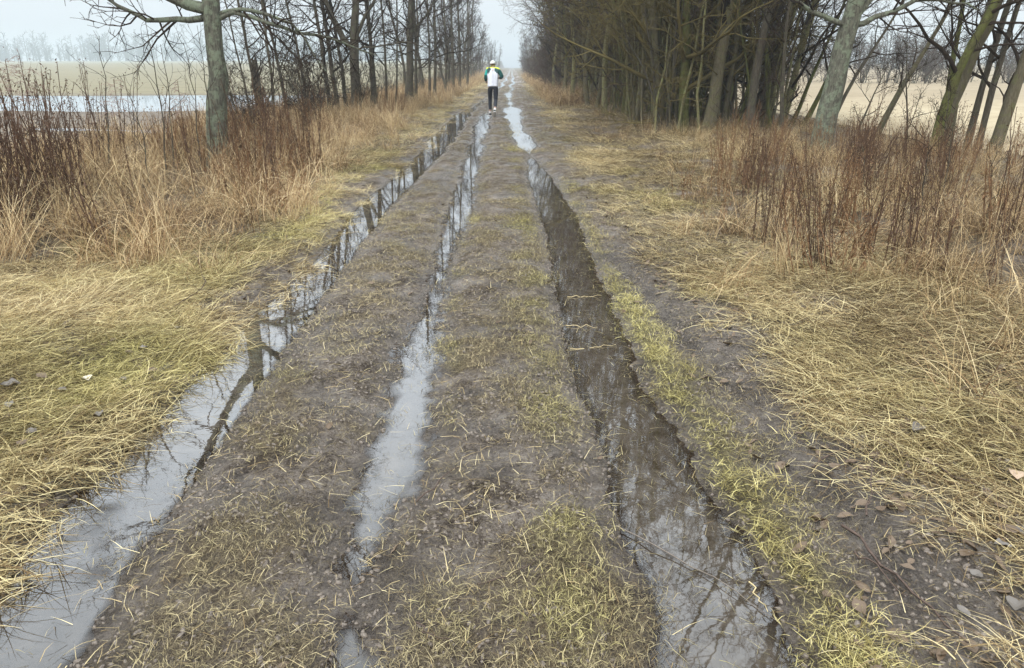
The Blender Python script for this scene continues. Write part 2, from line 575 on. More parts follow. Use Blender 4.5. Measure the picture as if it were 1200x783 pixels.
# ------------------------------------------------------------------ ground sheets
def rows_y():
    out = list(np.linspace(-60, .9, 22))
    y = 1.0
    while y < 60:
        out.append(y)
        y += max(.012, y * .0070)
    while y < 720:
        out.append(y)
        y *= 1.03
    return np.array(out)


def cols_u():
    tr = np.arange(-2.2, 2.2001, .025)
    out = [tr]
    u, st = 2.2, .025
    right = []
    while u < 9:
        u += st
        st = min(st * 1.05, .12)
        right.append(u)
    nv = len(right)
    while u < 420:
        st *= 1.16
        u += st
        right.append(u)
    right = np.array(right)
    u = np.concatenate([-right[::-1], tr, right])
    return u, nv, len(right), len(tr)


ROWS = rows_y()
U, NV, NR, NTR = cols_u()
XS = U - .5
GX, GY = np.meshgrid(XS, ROWS)
GZ, GW, GL, GG = terrain(GX, GY)


def sheet(name, c0, c1, mat, sub=1):
    """One sheet of ground from column c0 to c1 inclusive."""
    sl = slice(c0, c1 + 1)
    X, Y, Z = GX[:, sl], GY[:, sl], GZ[:, sl]
    nr, nc = X.shape
    V = np.stack([X, Y, Z], -1).reshape(-1, 3)
    idx = np.arange(nr * nc).reshape(nr, nc)
    F = np.stack([idx[:-1, :-1], idx[:-1, 1:], idx[1:, 1:], idx[1:, :-1]], -1).reshape(-1, 4)
    me = fast_mesh(name, V, F)
    for an, A in (("wet", GW), ("litter", GL), ("green", GG)):
        a = me.attributes.new(an, 'FLOAT', 'POINT')
        a.data.foreach_set("value", np.ascontiguousarray(A[:, sl], np.float32).ravel())
    o = _finish(name, me, mat, None, True)
    return tag(o, kind="structure")


i_v0 = NR - NV               # first verge column on the left
i_t0 = NR + 26               # track from here
i_t1 = NR + NTR - 1 - 26
i_v1 = NR + NTR - 1 + NV
last = len(U) - 1
sheet("dirt_track", i_t0, i_t1, M["ground"])
sheet("verge_left", i_v0, i_t0, M["ground"])
sheet("verge_right", i_t1, i_v1, M["ground"])
sheet("field_left", 0, i_v0, M["field_l"])
sheet("field_right", i_v1, last, M["field_r"])


def water_sheet(name, X, Y, z, mat):
    V = np.stack([X, Y, np.full_like(X, z)], -1).reshape(-1, 3)
    nr, nc = X.shape
    idx = np.arange(nr * nc).reshape(nr, nc)
    F = np.stack([idx[:-1, :-1], idx[:-1, 1:], idx[1:, 1:], idx[1:, :-1]], -1).reshape(-1, 4)
    me = fast_mesh(name, V, F)
    dp = z - terrain(X, Y)[0]
    me.attributes.new("depth", 'FLOAT', 'POINT').data.foreach_set("value", dp.astype(np.float32).ravel())
    keep = dp.ravel()[F].max(1) > -.01
    me2 = fast_mesh(name, V, F[keep])
    me2.attributes.new("depth", 'FLOAT', 'POINT').data.foreach_set("value", dp.astype(np.float32).ravel())
    bpy.data.meshes.remove(me)
    return tag(_finish(name, me2, mat, None, False), kind="structure")


def water_strip(name, rut, z, y0, y1, pad=.22):
    a = np.array(rut)
    ys, y = [], y0
    while y < y1:
        ys.append(y)
        y += max(.03, abs(y) * .012)
    ys = np.array(ys)
    c = np.interp(ys, a[:, 0], a[:, 1])
    w = np.maximum(np.interp(ys, a[:, 0], a[:, 2]), 0) + pad
    k = np.linspace(-1, 1, 23)
    return water_sheet(name, c[:, None] + w[:, None] * k[None, :], ys[:, None] + 0 * k[None, :], z, M["water"])


water_strip("puddle_water", RUT_L, WATER, -1, 112)
water_strip("puddle_water", RUT_M, WATER + .001, 0, 28, .12)
water_strip("puddle_water", RUT_R, WATER, -1, 112, .17)
fx, fy = np.meshgrid(np.linspace(-110, -8, 90), np.linspace(27, 55, 70))
water_sheet("flood_water", fx, fy, -.20, M["flood"])
fx, fy = np.meshgrid(np.linspace(-17, -6.5, 50), np.linspace(17, 25.5, 40))
water_sheet("field_puddle_water", fx, fy, -.2, M["flood"])


# ------------------------------------------------------------------ tubes and trees
def tubes(P, R, sides):
    """P (m,n,3), R (m,n) -> verts, quads (open tubes)."""
    m, n, _ = P.shape
    T = np.gradient(P, axis=1)
    T /= np.linalg.norm(T, axis=2, keepdims=True) + 1e-9
    mean = T.mean(1)
    ref = np.where(np.abs(mean[:, 2:3]) < .8, np.array([[0, 0, 1.0]]), np.array([[1.0, 0, 0]]))
    N = ref[:, None, :] - (T * ref[:, None, :]).sum(2, keepdims=True) * T
    N /= np.linalg.norm(N, axis=2, keepdims=True) + 1e-9
    B = np.cross(T, N)
    a = np.arange(sides) * 2 * np.pi / sides
    ring = N[:, :, None, :] * np.cos(a)[None, None, :, None] + B[:, :, None, :] * np.sin(a)[None, None, :, None]
    V = (P[:, :, None, :] + ring * R[:, :, None, None]).reshape(-1, 3)
    idx = np.arange(m * n * sides).reshape(m, n, sides)
    nx = np.roll(idx, -1, axis=2)
    F = np.stack([idx[:, :-1], nx[:, :-1], nx[:, 1:], idx[:, 1:]], -1).reshape(-1, 4)
    return V, F


def join(parts):
    Vs, Fs, off = [], [], 0
    for V, F in parts:
        Vs.append(V)
        Fs.append(F + off)
        off += len(V)
    return np.concatenate(Vs), np.concatenate(Fs)


def resample(pts, n):
    pts = np.asarray(pts, float)
    d = np.r_[0, np.cumsum(np.linalg.norm(np.diff(pts, axis=0), axis=1))]
    t = np.linspace(0, d[-1], n)
    # smooth: sample a Catmull style curve through linear interpolation and blur once
    q = np.stack([np.interp(t, d, pts[:, k]) for k in range(3)], -1)
    q[1:-1] = .25 * q[:-2] + .5 * q[1:-1] + .25 * q[2:]
    return q


def children(P, R, k, t0, t1, ang, lenf, n, rg, up=.25, wob=.18, rfac=.6, maxlen=None, minr=.002, taper=.15, lenabs=None):
    """k children on every polyline of P."""
    m, n0, _ = P.shape
    T = np.gradient(P, axis=1)
    T /= np.linalg.norm(T, axis=2, keepdims=True) + 1e-9
    L = np.linalg.norm(np.diff(P, axis=1), axis=2).sum(1)
    t = t0 + (t1 - t0) * (np.arange(k)[None, :] + rg.random((m, k))) / k
    f = t * (n0 - 1)
    i = np.minimum(f.astype(int), n0 - 2)
    fr = (f - i)[..., None]
    mi = np.arange(m)[:, None]
    S = P[mi, i] * (1 - fr) + P[mi, i + 1] * fr
    D0 = T[mi, i]
    r0 = (R[mi, i] * (1 - fr[..., 0]) + R[mi, i + 1] * fr[..., 0])
    rv = rg.normal(size=(m, k, 3))
    rv -= (rv * D0).sum(2, keepdims=True) * D0
    rv /= np.linalg.norm(rv, axis=2, keepdims=True) + 1e-9
    a = np.radians(rg.uniform(ang[0], ang[1], (m, k)))[..., None]
    D = D0 * np.cos(a) + rv * np.sin(a)
    if lenabs is not None:
        ln = rg.uniform(lenabs[0], lenabs[1], (m, k)) * (1.15 - .6 * (t - t0) / max(1e-6, t1 - t0))
    else:
        ln = L[:, None] * rg.uniform(lenf[0], lenf[1], (m, k)) * (1.1 - .6 * t)
    if maxlen: ln = np.minimum(ln, maxlen)
    step = (ln / (n - 1))[..., None]
    Q = np.empty((m, k, n, 3))
    Q[:, :, 0] = S
    d = D
    for j in range(1, n):
        d = d + rg.normal(size=d.shape) * wob + np.array([0, 0, up / n])
        d /= np.linalg.norm(d, axis=2, keepdims=True) + 1e-9
        Q[:, :, j] = Q[:, :, j - 1] + d * step
    rr = np.maximum(np.minimum(r0 * rfac, ln * .018 + .0012), minr)
    prof = np.linspace(1, taper, n)
    RR = np.maximum(rr[..., None] * prof, minr * .5)
    return Q.reshape(-1, n, 3), RR.reshape(-1, n)


def crown(trunkP, trunkR, rg, limbs=(), nl=14, nb=7, nt=6, nf=3, t0=.25, limb_len=(1.2, 2.6), ang=(35, 75), up=.5, fine=.004, drop=0.0):
    """All branches of a tree. Returns limb tubes (thick) and twig tubes (thin)."""
    P1, R1 = children(trunkP[None], trunkR[None], nl, t0, .98, ang, None, 9, rg, up=up, wob=.16, rfac=.55, lenabs=limb_len, minr=fine * 1.6)
    thick = [tubes(P1, R1, 5)]
    srcs = [(P1, R1)]
    for LP, LR in limbs:
        thick.append(tubes(LP[None], LR[None], 7))
        srcs.append((LP[None], LR[None]))
    thin = []
    for P, R in srcs:
        extra = 2 if P.shape[0] == 1 else 1
        P2, R2 = children(P, R, nb * extra, .2, .98, (30, 70), (.35, .6), 6, rg, up=up * .6 - drop, wob=.2, rfac=.6, minr=fine, maxlen=1.8)
        thin.append(tubes(P2, R2, 3))
        if nt:
            P3, R3 = children(P2, R2, nt, .15, 1, (25, 65), (.35, .65), 4, rg, up=up * .4 - drop, wob=.22, rfac=.65, minr=fine * .8, maxlen=.8)
            thin.append(tubes(P3, R3, 3))
            if nf:
                P4, R4 = children(P3, R3, nf, .15, 1, (25, 65), (.4, .8), 3, rg, up=.1, wob=.2, rfac=.7, minr=fine * .7, maxlen=.4)
                thin.append(tubes(P4, R4, 3))
    return thick, thin


def trunk_profile(n, r0, r1, flare=1.35):
    t = np.linspace(0, 1, n)
    r = r0 + (r1 - r0) * t
    return r * (1 + (flare - 1) * np.exp(-t * 16 / 1.6))


def make_tree(name, pts, r0, r1, label, cat="tree", group=None, bark="bark_grey", twig="twig", seed=1, limbs=(), rough=.009, sides=12, n=26, **kw):
    """pts: trunk polyline in metres (first point on the ground). limbs: (polyline, r0, r1)."""
    rg = np.random.default_rng(seed)
    base = np.array(pts[0], float)
    base[2] = height(base[0], base[1])[0] - .06
    P = resample(pts, n)
    P[0] = base
    P[1:-1] += rg.normal(size=P[1:-1].shape) * rough
    P = P - base
    R = trunk_profile(n, r0, r1)
    root = empty(name, base)
    tag(root, label, cat, group)
    V, F = tubes(P[None], R[None], sides)
    # knobbly trunk
    th = fbm(V[:, 0] * 14 + V[:, 1] * 11, V[:, 2] * 4.5, 1.0, seed, 3)
    c = np.repeat(P, sides, axis=0)
    V = c + (V - c) * (1 + .30 * th[:, None])
    me = fast_mesh("trunk", V, F)
    _finish("trunk", me, M[bark], root, True)
    LL = []
    for lp, a, b in limbs:
        q = resample(lp, 11) - base
        q[1:] += rg.normal(size=q[1:].shape) * .018
        rr = np.linspace(a, b, 11)
        LL.append((q, rr))
        Vl, Fl = tubes(q[None], rr[None], 7)
        _finish("limb", fast_mesh("limb", Vl, Fl), M[bark], root, True)
    thick, thin = crown(P, R, rg, LL, **kw)
    V, F = join(thick[:1] + thin)
    ob = _finish("crown", fast_mesh("crown", V, F), M[twig], root, True)
    return root


def px_pts(seq, d, up=None, lean=0.0):
    """Pixels (x, y) of a trunk at distance d -> metres; up = extra (dx, dy, dz) steps above the frame."""
    out = [at_depth(x, y, d + lean * k) for k, (x, y) in enumerate(seq)]
    for s in up or ():
        out.append(out[-1] + np.array(s, float))
    return out


TREES = []
# --- the big lichened tree on the left
d = 11.0
make_tree("lichened_tree", px_pts([(257, 208), (256, 150), (253, 80), (248, 10)], d, [(-.05, .1, .9), (.05, .1, 1.3), (.1, 0, 1.9), (-.1, .2, 2.4)]), .132, .05,
          "thick lichened grey trunk with a forking limb, standing nearest on the left verge", bark="bark_lichen", seed=3,
          limbs=[(px_pts([(246, 12), (226, 13), (200, 2), (185, -12)], d, [(-.4, -.3, .5), (-.5, -.2, .7), (-.4, 0, .8)]), .085, .02),
                 (px_pts([(250, 14), (236, 20), (226, 28), (205, 24), (180, 24), (150, 12), (125, 0)], d, [(-.3, -.1, .25)]), .05, .012),
                 (px_pts([(256, 22), (275, 14), (296, 18), (318, 29), (345, 36)], d, [(.5, .3, -.1), (.5, .3, -.2)]), .035, .010),
                 (px_pts([(252, 18), (280, 11), (310, 16), (340, 28), (362, 52), (380, 85)], d), .034, .008),
                 ([(-4.16, 11.1, 3.0), (-4.8, 10.9, 3.9), (-5.3, 10.6, 5.1), (-6.0, 10.3, 6.4)], .085, .018),
                 ([(-4.14, 11.15, 3.5), (-3.7, 11.0, 4.5), (-3.2, 10.9, 5.6), (-2.9, 10.8, 6.9)], .08, .018),
                 ([(-4.08, 11.2, 4.3), (-4.5, 10.4, 5.3), (-5.0, 9.7, 6.3)], .06, .015),
                 (px_pts([(247, -10), (275, -40)], d, [(.6, -.3, .7), (.5, -.2, .8)]), .06, .015)],
          nl=26, nb=7, nt=5, nf=1, t0=.42, limb_len=(1.4, 3.2), fine=.0075)
# --- the forked tree farther up the left row
make_tree("forked_tree", px_pts([(418, 142), (417, 100), (414, 60), (416, 30), (417, 0)], 23.4, [(.1, 0, 2.2), (.1, 0, 3.2)]), .15, .05,
          "dark trunk forking widely into two limbs at head height, in the left row", bark="bark_grey", seed=4,
          limbs=[(px_pts([(413, 58), (400, 45), (390, 18), (380, 0)], 23.4, [(-.5, 0, 1.0), (-.3, 0, 1.0)]), .10, .03),
                 (px_pts([(416, 45), (427, 20), (440, 0)], 23.4, [(.5, 0, 1.2)]), .06, .02),
                 (px_pts([(419, 58), (430, 54), (450, 53)], 23.4, [(.7, 0, .1), (.6, 0, -.2)]), .03, .01)],
          nl=18, nb=7, nt=6, nf=2, t0=.36, limb_len=(1.2, 3.0), fine=.006)
make_tree("straight_tree", px_pts([(480, 131), (480, 80), (481, 30), (482, 0)], 29.5, [(.1, 0, 2.4), (.0, 0, 3.4)]), .15, .04,
          "straight dark trunk with crossing side branches, midway along the left row", seed=5,
          limbs=[(px_pts([(482, 38), (495, 25), (507, 5)], 29.5, [(.5, 0, .8), (.4, 0, .8)]), .05, .012),
                 (px_pts([(484, 84), (493, 76), (503, 70)], 29.5, [(.4, 0, .3)]), .03, .01)], nl=20, nb=7, nt=6, nf=2, t0=.24, limb_len=(1.2, 3.0), fine=.0065)
# --- slim leaning trees of the left row: (base px, base py, top px, depth, radius)
slim = [(305, 152, 283, 20, 20.5, .045), (323, 158, 308, 10, 18.5, .035), (340, 146, 312, 18, 21.5, .05), (366, 146, 336, 5, 21.5, .042),
        (388, 142, 368, 0, 23, .06), (397, 141, 376, 0, 24, .07), (408, 140, 388, 10, 24, .055), (437, 138, 431, 0, 25, .07), (442, 137, 428, 0, 25.5, .065),
        (453, 133, 447, 0, 27, .045), (463, 132, 465, 10, 27.5, .035), (487, 127, 485, 0, 30.5, .07), (503, 122, 500, 0, 34, .06), (509, 120, 508, -10, 35, .07),
        (522, 117, 520, 0, 40, .06), (532, 114, 526, -10, 44, .07), (539, 112, 535, -10, 48, .08), (547, 108, 548, 10, 56, .09), (297, 156, 270, 30, 19, .025)]
SLIM_L = ["slim trunk just left of the broken stump, leaning left", "thin dark sapling trunk just right of the broken stump", "second slim trunk right of the broken stump, leaning left",
          "third slim trunk right of the broken stump", "slim trunk fourth to the right of the broken stump, close beside a darker one",
          "darker slim trunk fifth to the right of the broken stump", "slim trunk standing immediately left of the forked tree", "slim trunk just right of the forked tree, almost upright",
          "slim trunk second to the right of the forked tree", "thin trunk midway between the forked tree and the straight dark one", "very thin pole like trunk left of the straight dark tree",
          "slim trunk touching the right side of the straight dark tree", "slim trunk two places beyond the straight dark tree", "taller slim trunk close beside its twin beyond the straight dark tree",
          "slim trunk in mid row before the mist begins", "slim misty trunk left of the runner, nearer of three", "slim misty trunk left of the runner, middle of three",
          "slim misty trunk closest to the runner's left side", "thin bent sapling leaning over the broken stump from the left"]
for k, (bx, by, tx, ty, dd, rr) in enumerate(slim):
    make_tree("slim_tree", px_pts([(bx, by), ((bx + tx) / 2 + 2, (by + ty) / 2), (tx, ty)], dd, [((tx - bx) / 867 * dd * .5, .1, 2.2), ((tx - bx) / 867 * dd * .3, .1, 2.6)]),
              rr * .95, rr * .35, SLIM_L[k], group="slim bare trees in the left row",
              seed=20 + k, nl=17, nb=6, nt=5, nf=2 if dd < 24 else 1, t0=.16, limb_len=(.8, 2.4), fine=.007 if dd < 30 else .009, sides=7, n=12)
# --- broken stump
sp = at_depth(310, 150, 21)
st_root = empty("broken_stump", (sp[0], 21, height(sp[0], 21.0)[0] - .05))
tag(st_root, "short broken grey stump among the slim leaning trees on the left", "tree stump")
pp = np.array([[0, 0, 0], [-.02, 0, .5], [-.05, 0, 1.0], [-.07, 0, 1.5], [-.08, 0, 1.66]])
V, F = tubes(pp[None], np.array([[.10, .085, .08, .075, .05]]), 9)
V[-9:, 2] += np.random.default_rng(4).uniform(-.12, .06, 9)
_finish("trunk", fast_mesh("trunk", V, F), M["bark_grey"], st_root, True)
bp = np.array([[-.07, 0, 1.1], [.05, 0, 1.25], [.12, .02, 1.45], [.14, .02, 1.75]])
V, F = tubes(bp[None], np.array([[.02, .016, .012, .006]]), 5)
_finish("branch", fast_mesh("branch", V, F), M["bark_grey"], st_root, True)

# --- right side, singled out trees
make_tree("leaning_lichened_tree", px_pts([(956, 200), (966, 150), (976, 105), (990, 50), (1000, 15), (1008, -15)], 12.4, [(.25, 0, 1.0), (.2, 0, 2.0), (-.2, .1, 3.0), (-.3, 0, 3.0)]), .15, .05,
          "leaning trunk crusted with pale green lichen, nearest on the right verge", bark="bark_lichen", seed=31,
          limbs=[(px_pts([(992, 30), (975, 22), (955, 20), (938, 5)], 12.4, [(-.4, -.1, .4), (-.4, -.1, .5)]), .045, .012),
                 (px_pts([(996, 30), (1010, 27), (1035, 20), (1056, 8), (1080, 0)], 12.4, [(.5, 0, .0), (.4, 0, -.15)]), .05, .012),
                 ([(5.58, 12.4, 4.0), (4.5, 11.6, 5.6), (3.4, 10.6, 7.2), (2.5, 9.6, 8.4)], .07, .014),
                 ([(5.74, 12.4, 5.7), (4.9, 12.0, 7.3), (3.7, 11.2, 9.2), (2.9, 10.2, 10.6)], .06, .012),
                 ([(5.66, 12.4, 4.9), (5.4, 11.4, 6.2), (4.7, 10.2, 7.6), (4.0, 9.2, 8.8)], .06, .012),
                 (px_pts([(998, 24), (1012, 10), (1025, -5)], 12.4, [(.5, 0, .6), (.5, 0, .8)]), .055, .015)],
          nl=32, nb=7, nt=5, nf=1, t0=.36, limb_len=(1.5, 3.8), fine=.0075)
make_tree("pale_trunk_tree", px_pts([(773, 162), (771, 120), (768, 60), (763, 0)], 18.2, [(-.1, 0, 3.2), (0, 0, 4.4)]), .12, .05,
          "upright pale olive trunk at the near corner of the right thicket", bark="bark_tan", twig="twig_olive", seed=32, nl=26, t0=.12, nb=7, nt=6, nf=1, limb_len=(1.2, 3.4), fine=.006)
make_tree("mossy_trunk_tree", px_pts([(800, 162), (801, 110), (804, 50), (803, 0)], 17.6, [(.1, 0, 3.2), (0, 0, 4.2)]), .105, .05,
          "upright trunk green with algae, right of the pale one in the thicket", bark="bark_green", twig="twig_olive", seed=33, nl=26, t0=.10, nb=7, nt=6, nf=1, limb_len=(1.2, 3.4), fine=.006)
make_tree("bulky_leaning_tree", px_pts([(828, 164), (838, 115), (846, 60), (854, 0)], 17.0, [(.5, 0, 3.2), (.3, -.2, 4.6)]), .125, .06,
          "bulky brown trunk leaning right at the open end of the thicket", bark="bark_tan", seed=34, nl=24, t0=.2, nb=7, nt=6, nf=2, limb_len=(1.5, 3.6), fine=.006)
make_tree("stout_leaning_tree", px_pts([(890, 158), (901, 110), (915, 55), (930, 0)], 18.2, [(.6, 0, 3.0), (.4, 0, 3.6)]), .145, .07,
          "stout smooth trunk leaning right, left of the lichen crusted tree", bark="bark_tan", seed=35, nl=16, t0=.25, nb=7, nt=5, nf=2,
          limbs=[(px_pts([(925, 45), (945, 40), (975, 45)], 18.2, [(.6, 0, -.1)]), .03, .01)])
make_tree("slender_leaning_tree", px_pts([(877, 164), (882, 110), (890, 60), (903, 0)], 16.6, [(.5, 0, 2.8), (.3, 0, 3.4)]), .085, .04,
          "slender grey trunk leaning beside the stout smooth one", seed=36, nl=14, t0=.2, nb=6, nt=5, nf=2)
make_tree("stout_right_tree", px_pts([(1098, 188), (1112, 130), (1130, 80), (1155, 30), (1172, -10)], 13.6, [(.8, 0, 2.2), (.6, 0, 3.0)]), .125, .06,
          "stout olive trunk leaning right, thickest of the clump at the right edge", bark="bark_tan", seed=37, nl=14, t0=.3, nb=6, nt=5, nf=2)
make_tree("forked_right_tree", px_pts([(1090, 192), (1104, 140), (1118, 92), (1140, 50), (1165, 5)], 13.2, [(.4, 0, 1.2), (.3, 0, 1.6)]), .085, .04,
          "mossy trunk crossing in front of the thickest trunk at the right edge", bark="bark_green", seed=38, nl=12, t0=.25, nb=6, nt=5, nf=2)
lean = [(1023, 168, 1105, 25, 16.0, .05, "bark_tan"), (1105, 170, 1118, 50, 15.0, .055, "bark_green"), (1130, 185, 1182, 0, 14, .055, "bark_grey"),
        (1143, 188, 1190, 10, 13.6, .05, "bark_grey"), (1160, 196, 1200, 75, 13, .085, "bark_tan"), (938, 160, 975, 85, 18, .055, "bark_green"),
        (925, 155, 975, 40, 18.5, .04, "bark_green"), (975, 140, 1045, 25, 21, .04, "bark_grey"), (1000, 168, 1035, 88, 16.2, .022, "bark_grey"),
        (915, 168, 918, 60, 16.2, .04, "bark_grey"), (1064, 178, 1062, 60, 15, .018, "bark_grey"), (1106, 220, 1110, 120, 10.6, .012, "bark_grey")]
LEAN_L = ["long thin trunk leaning steeply right across the middle of the stubble field", "upright greenish trunk left of the thickest right hand trunk", "grey trunk leaning right just behind the thickest right hand trunk",
          "second grey trunk leaning right beyond the thickest right hand trunk", "olive trunk leaning out of the picture at the right edge", "greenish leaning trunk just left of the lichen crusted tree",
          "thin greenish trunk leaning right between the stout smooth tree and the lichen crusted one", "grey trunk leaning right behind the lichen crusted tree", "short dark leaning stem right of the lichen crusted tree",
          "dark upright stem right of the stout smooth tree", "thin upright dark stem midway across the stubble field", "thin bare stem rising from the weeds before the thickest right hand trunk"]
for k, (bx, by, tx, ty, dd, rr, bk) in enumerate(lean):
    make_tree("leaning_tree", px_pts([(bx, by), (bx * .55 + tx * .45, by * .5 + ty * .5), (tx, ty)], dd, [((tx - bx) / 867 * dd * .5, .1, 1.9), ((tx - bx) / 867 * dd * .3, .1, 2.2)] if rr > .03 else [((tx - bx) / 867 * dd * .3, .1, .4)]),
              rr * 1.1, rr * .3, LEAN_L[k], group="thin leaning trees on the right",
              bark=bk, seed=60 + k, nl=13 if rr > .03 else 8, nb=6, nt=5, nf=2, t0=.15, limb_len=(.7, 1.9) if rr > .03 else (.4, 1.0), sides=7, n=12)


# ------------------------------------------------------------------ copies for the thicket and the far rows
def proto_tree(name, seed, h, r, bark, twig, stems=1, spread=.3, cat="tree", **kw):
    rg = np.random.default_rng(seed)
    root = empty(name, (0, 0, 0))
    thick_all, thin_all, tr = [], [], []
    for s in range(stems):
        a = rg.uniform(0, 2 * np.pi)
        ln = rg.uniform(.2, 1.0) * spread * h
        b = np.array([math.cos(a), math.sin(a), 0]) * (.12 * (stems > 1)) * rg.uniform(.3, 2)
        hh = h * rg.uniform(.75, 1.05)
        P = resample([b, b + np.array([math.cos(a) * ln * .3, math.sin(a) * ln * .3, hh * .4]), b + np.array([math.cos(a) * ln, math.sin(a) * ln, hh])], 12)
        P[1:] += rg.normal(size=P[1:].shape) * .03 * h / 6
        R = trunk_profile(12, r * rg.uniform(.7, 1.1), r * .25, 1.25)
        tr.append(tubes(P[None], R[None], 7))
        th, tn = crown(P, R, rg, **kw)
        thin_all += th[:1] + tn
    for V, F in tr:
        _finish("trunk" if stems == 1 else "stem", fast_mesh("trunk", V, F), M[bark], root, True)
    V, F = join(thin_all)
    _finish("crown", fast_mesh("crown", V, F), M[twig], root, True)
    return root


def spread_out(protos, spots, label, cat, group, used):
    for k, (x, y, rz, s) in enumerate(spots):
        p = protos[k % len(protos)]
        loc = (x, y, float(height(x, y)[0]) - .05)
        if p.name not in used:
            used.add(p.name)
            p.location, p.rotation_euler, p.scale = loc, (0, 0, rz), (s, s, s)
            o = p
        else:
            o = copy_thing(p, loc, rz, s)
        tag(o, label, cat, group)


rg = np.random.default_rng(77)
used = set()
# thicket trees on the right: upright olive trunks standing close
thick_p = [proto_tree("thicket_tree", 100 + k, 12.5, .062, ["bark_green", "bark_tan", "bark_olive"][k % 3], "twig_olive" if k % 2 else "twig", spread=.26, stems=2,
                      nl=20, nb=7, nt=5, nf=1, t0=.05, limb_len=(.9, 3.2), up=.3, fine=.006) for k in range(5)]
spots = []
for k in range(54):
    y = 17.6 + 34 * (k / 54) ** 1.25 + rg.uniform(-.4, .4)
    x = rg.uniform(3.6, 6.8) if y < 24 else rg.uniform(2.8, 6.2)
    spots.append((x, y, rg.uniform(0, 6.28), rg.uniform(.8, 1.15)))
spread_out(thick_p, spots, "bare olive brown tree packed into the dense thicket right of the track", "tree", "thicket trees on the right", used)
over_p = [proto_tree("overhanging_tree", 120 + k, 12.5, .095, ["bark_tan", "bark_olive"][k % 2], ["twig_olive", "twig_purple"][k % 2], spread=.10,
                     nl=30, nb=10, nt=6, nf=1, t0=.2, limb_len=(2.2, 5.0), up=.25, fine=.0085) for k in range(2)]
spots = [(6.4, 18.9, 3.6, 1.05), (3.5, 18.6, 0.9, 1.1), (3.3, 20.5, 0.3, 1.0), (3.0, 25.0, 2.0, 1.05), (2.9, 29.5, 4.1, 1.0), (2.7, 35.0, 5.2, 1.1), (2.7, 41.0, 1.2, 1.05), (2.6, 48, 3.0, 1.1), (5.2, 22.5, 2.8, 1.15)]
spread_out(over_p, spots, "wide crowned bare tree of the right thicket with limbs reaching over the track", "tree", "overhanging trees on the right", used)
pole_p = [proto_tree("thicket_pole", 160 + k, 7.5, .03, ["bark_olive", "bark_green", "bark_tan", "bark_olive"][k], "twig_olive", spread=.30,
                     nl=10, nb=5, nt=3, nf=0, t0=.15, limb_len=(.4, 1.3), up=.4, fine=.006) for k in range(4)]
spots = [(rg.uniform(3.1, 6.4), 17.0 + 16 * rg.random() ** 1.4, rg.uniform(0, 6.28), rg.uniform(.75, 1.25)) for k in range(125)]
spread_out(pole_p, spots, "thin olive green young stem among the tangle of the right thicket", "tree", "thin young stems of the right thicket", used)
# shrubs that fill the thicket and overhang the track
shrub_p = [proto_tree("thicket_shrub", 140 + k, 4.2, .028, "bark_grey", ["twig_purple", "twig_olive", "twig_olive"][k % 3], stems=4, spread=.5,
                      nl=12, nb=6, nt=5, nf=1, t0=.05, limb_len=(.6, 1.7), up=.25, fine=.006) for k in range(4)]
spots = []
for k in range(48):
    y = 17.6 + 45 * (k / 34) ** 1.3
    x = rg.uniform(3.2, 5.4) - .012 * (y - 18) + (rg.uniform(0, 2) if k % 3 == 0 else 0)
    spots.append((x, y, rg.uniform(0, 6.28), rg.uniform(.8, 1.3)))
spread_out(shrub_p, spots, "many stemmed bare shrub tangled into the edge of the right thicket", "shrub", "thicket shrubs on the right", used)
# far hedge trees, both rows
far_p = [proto_tree("far_row_tree", 180 + k, 9.0, .10, "bark_grey", "twig_purple" if k % 2 else "twig", spread=.2,
                    nl=20, nb=7, nt=4, nf=0, t0=.14, limb_len=(.8, 2.2), up=.4, fine=.010) for k in range(4)]
spots = [(-3.9 - rg.uniform(0, 1.5), y, rg.uniform(0, 6.28), rg.uniform(.75, 1.1)) for y in np.r_[np.linspace(38, 80, 16), np.linspace(84, 250, 18)]]
spread_out(far_p, spots, "bare tree far up the left row, fading into the mist", "tree", "far trees of the left row", used)
spots = [(2.6 + rg.uniform(0, 2.2), y, rg.uniform(0, 6.28), rg.uniform(.8, 1.15)) for y in np.r_[np.linspace(50, 92, 18), np.linspace(98, 260, 20)]]
spread_out(far_p, spots, "bare tree far up the right side, fading into the mist", "tree", "far trees on the right side", used)
low_p = [proto_tree("far_hedge_shrub", 190 + k, 3.0, .03, "bark_grey", "twig_purple", stems=4, spread=.5,
                    nl=10, nb=6, nt=4, nf=0, t0=.06, limb_len=(.5, 1.3), up=.25, fine=.009) for k in range(3)]
spots = [(2.3 + rg.uniform(0, 1.0), y, rg.uniform(0, 6.28), rg.uniform(.8, 1.15)) for y in np.linspace(46, 150, 34)]
spread_out(low_p, spots, "purple brown bare shrub far along the right hedge, fading into the mist", "shrub", "far hedge shrubs on the right", used)
spots = [(-4.6 - rg.uniform(0, 1.4), y, rg.uniform(0, 6.28), rg.uniform(.5, .9)) for y in np.r_[np.linspace(24, 130, 26), np.linspace(15.5, 24, 12)]]
spread_out([proto_tree("row_shrub", 197, 2.6, .02, "bark_grey", "twig", stems=5, spread=.5, nl=9, nb=5, nt=4, nf=0, t0=.06, limb_len=(.4, 1.2), fine=.006)],
           spots, "low bare shrub filling the gaps between trunks of the left row", "shrub", "low shrubs of the left row", used)
# scrub at the far side of the stubble field, right
spots = [(x, 70 + rg.uniform(-4, 6) , rg.uniform(0, 6.28), rg.uniform(.9, 1.5)) for x in np.linspace(14, 62, 60)]
spread_out(low_p, spots, "grey bare bush in the misty hedge beyond the stubble field", "shrub", "misty hedge beyond the stubble field", used)
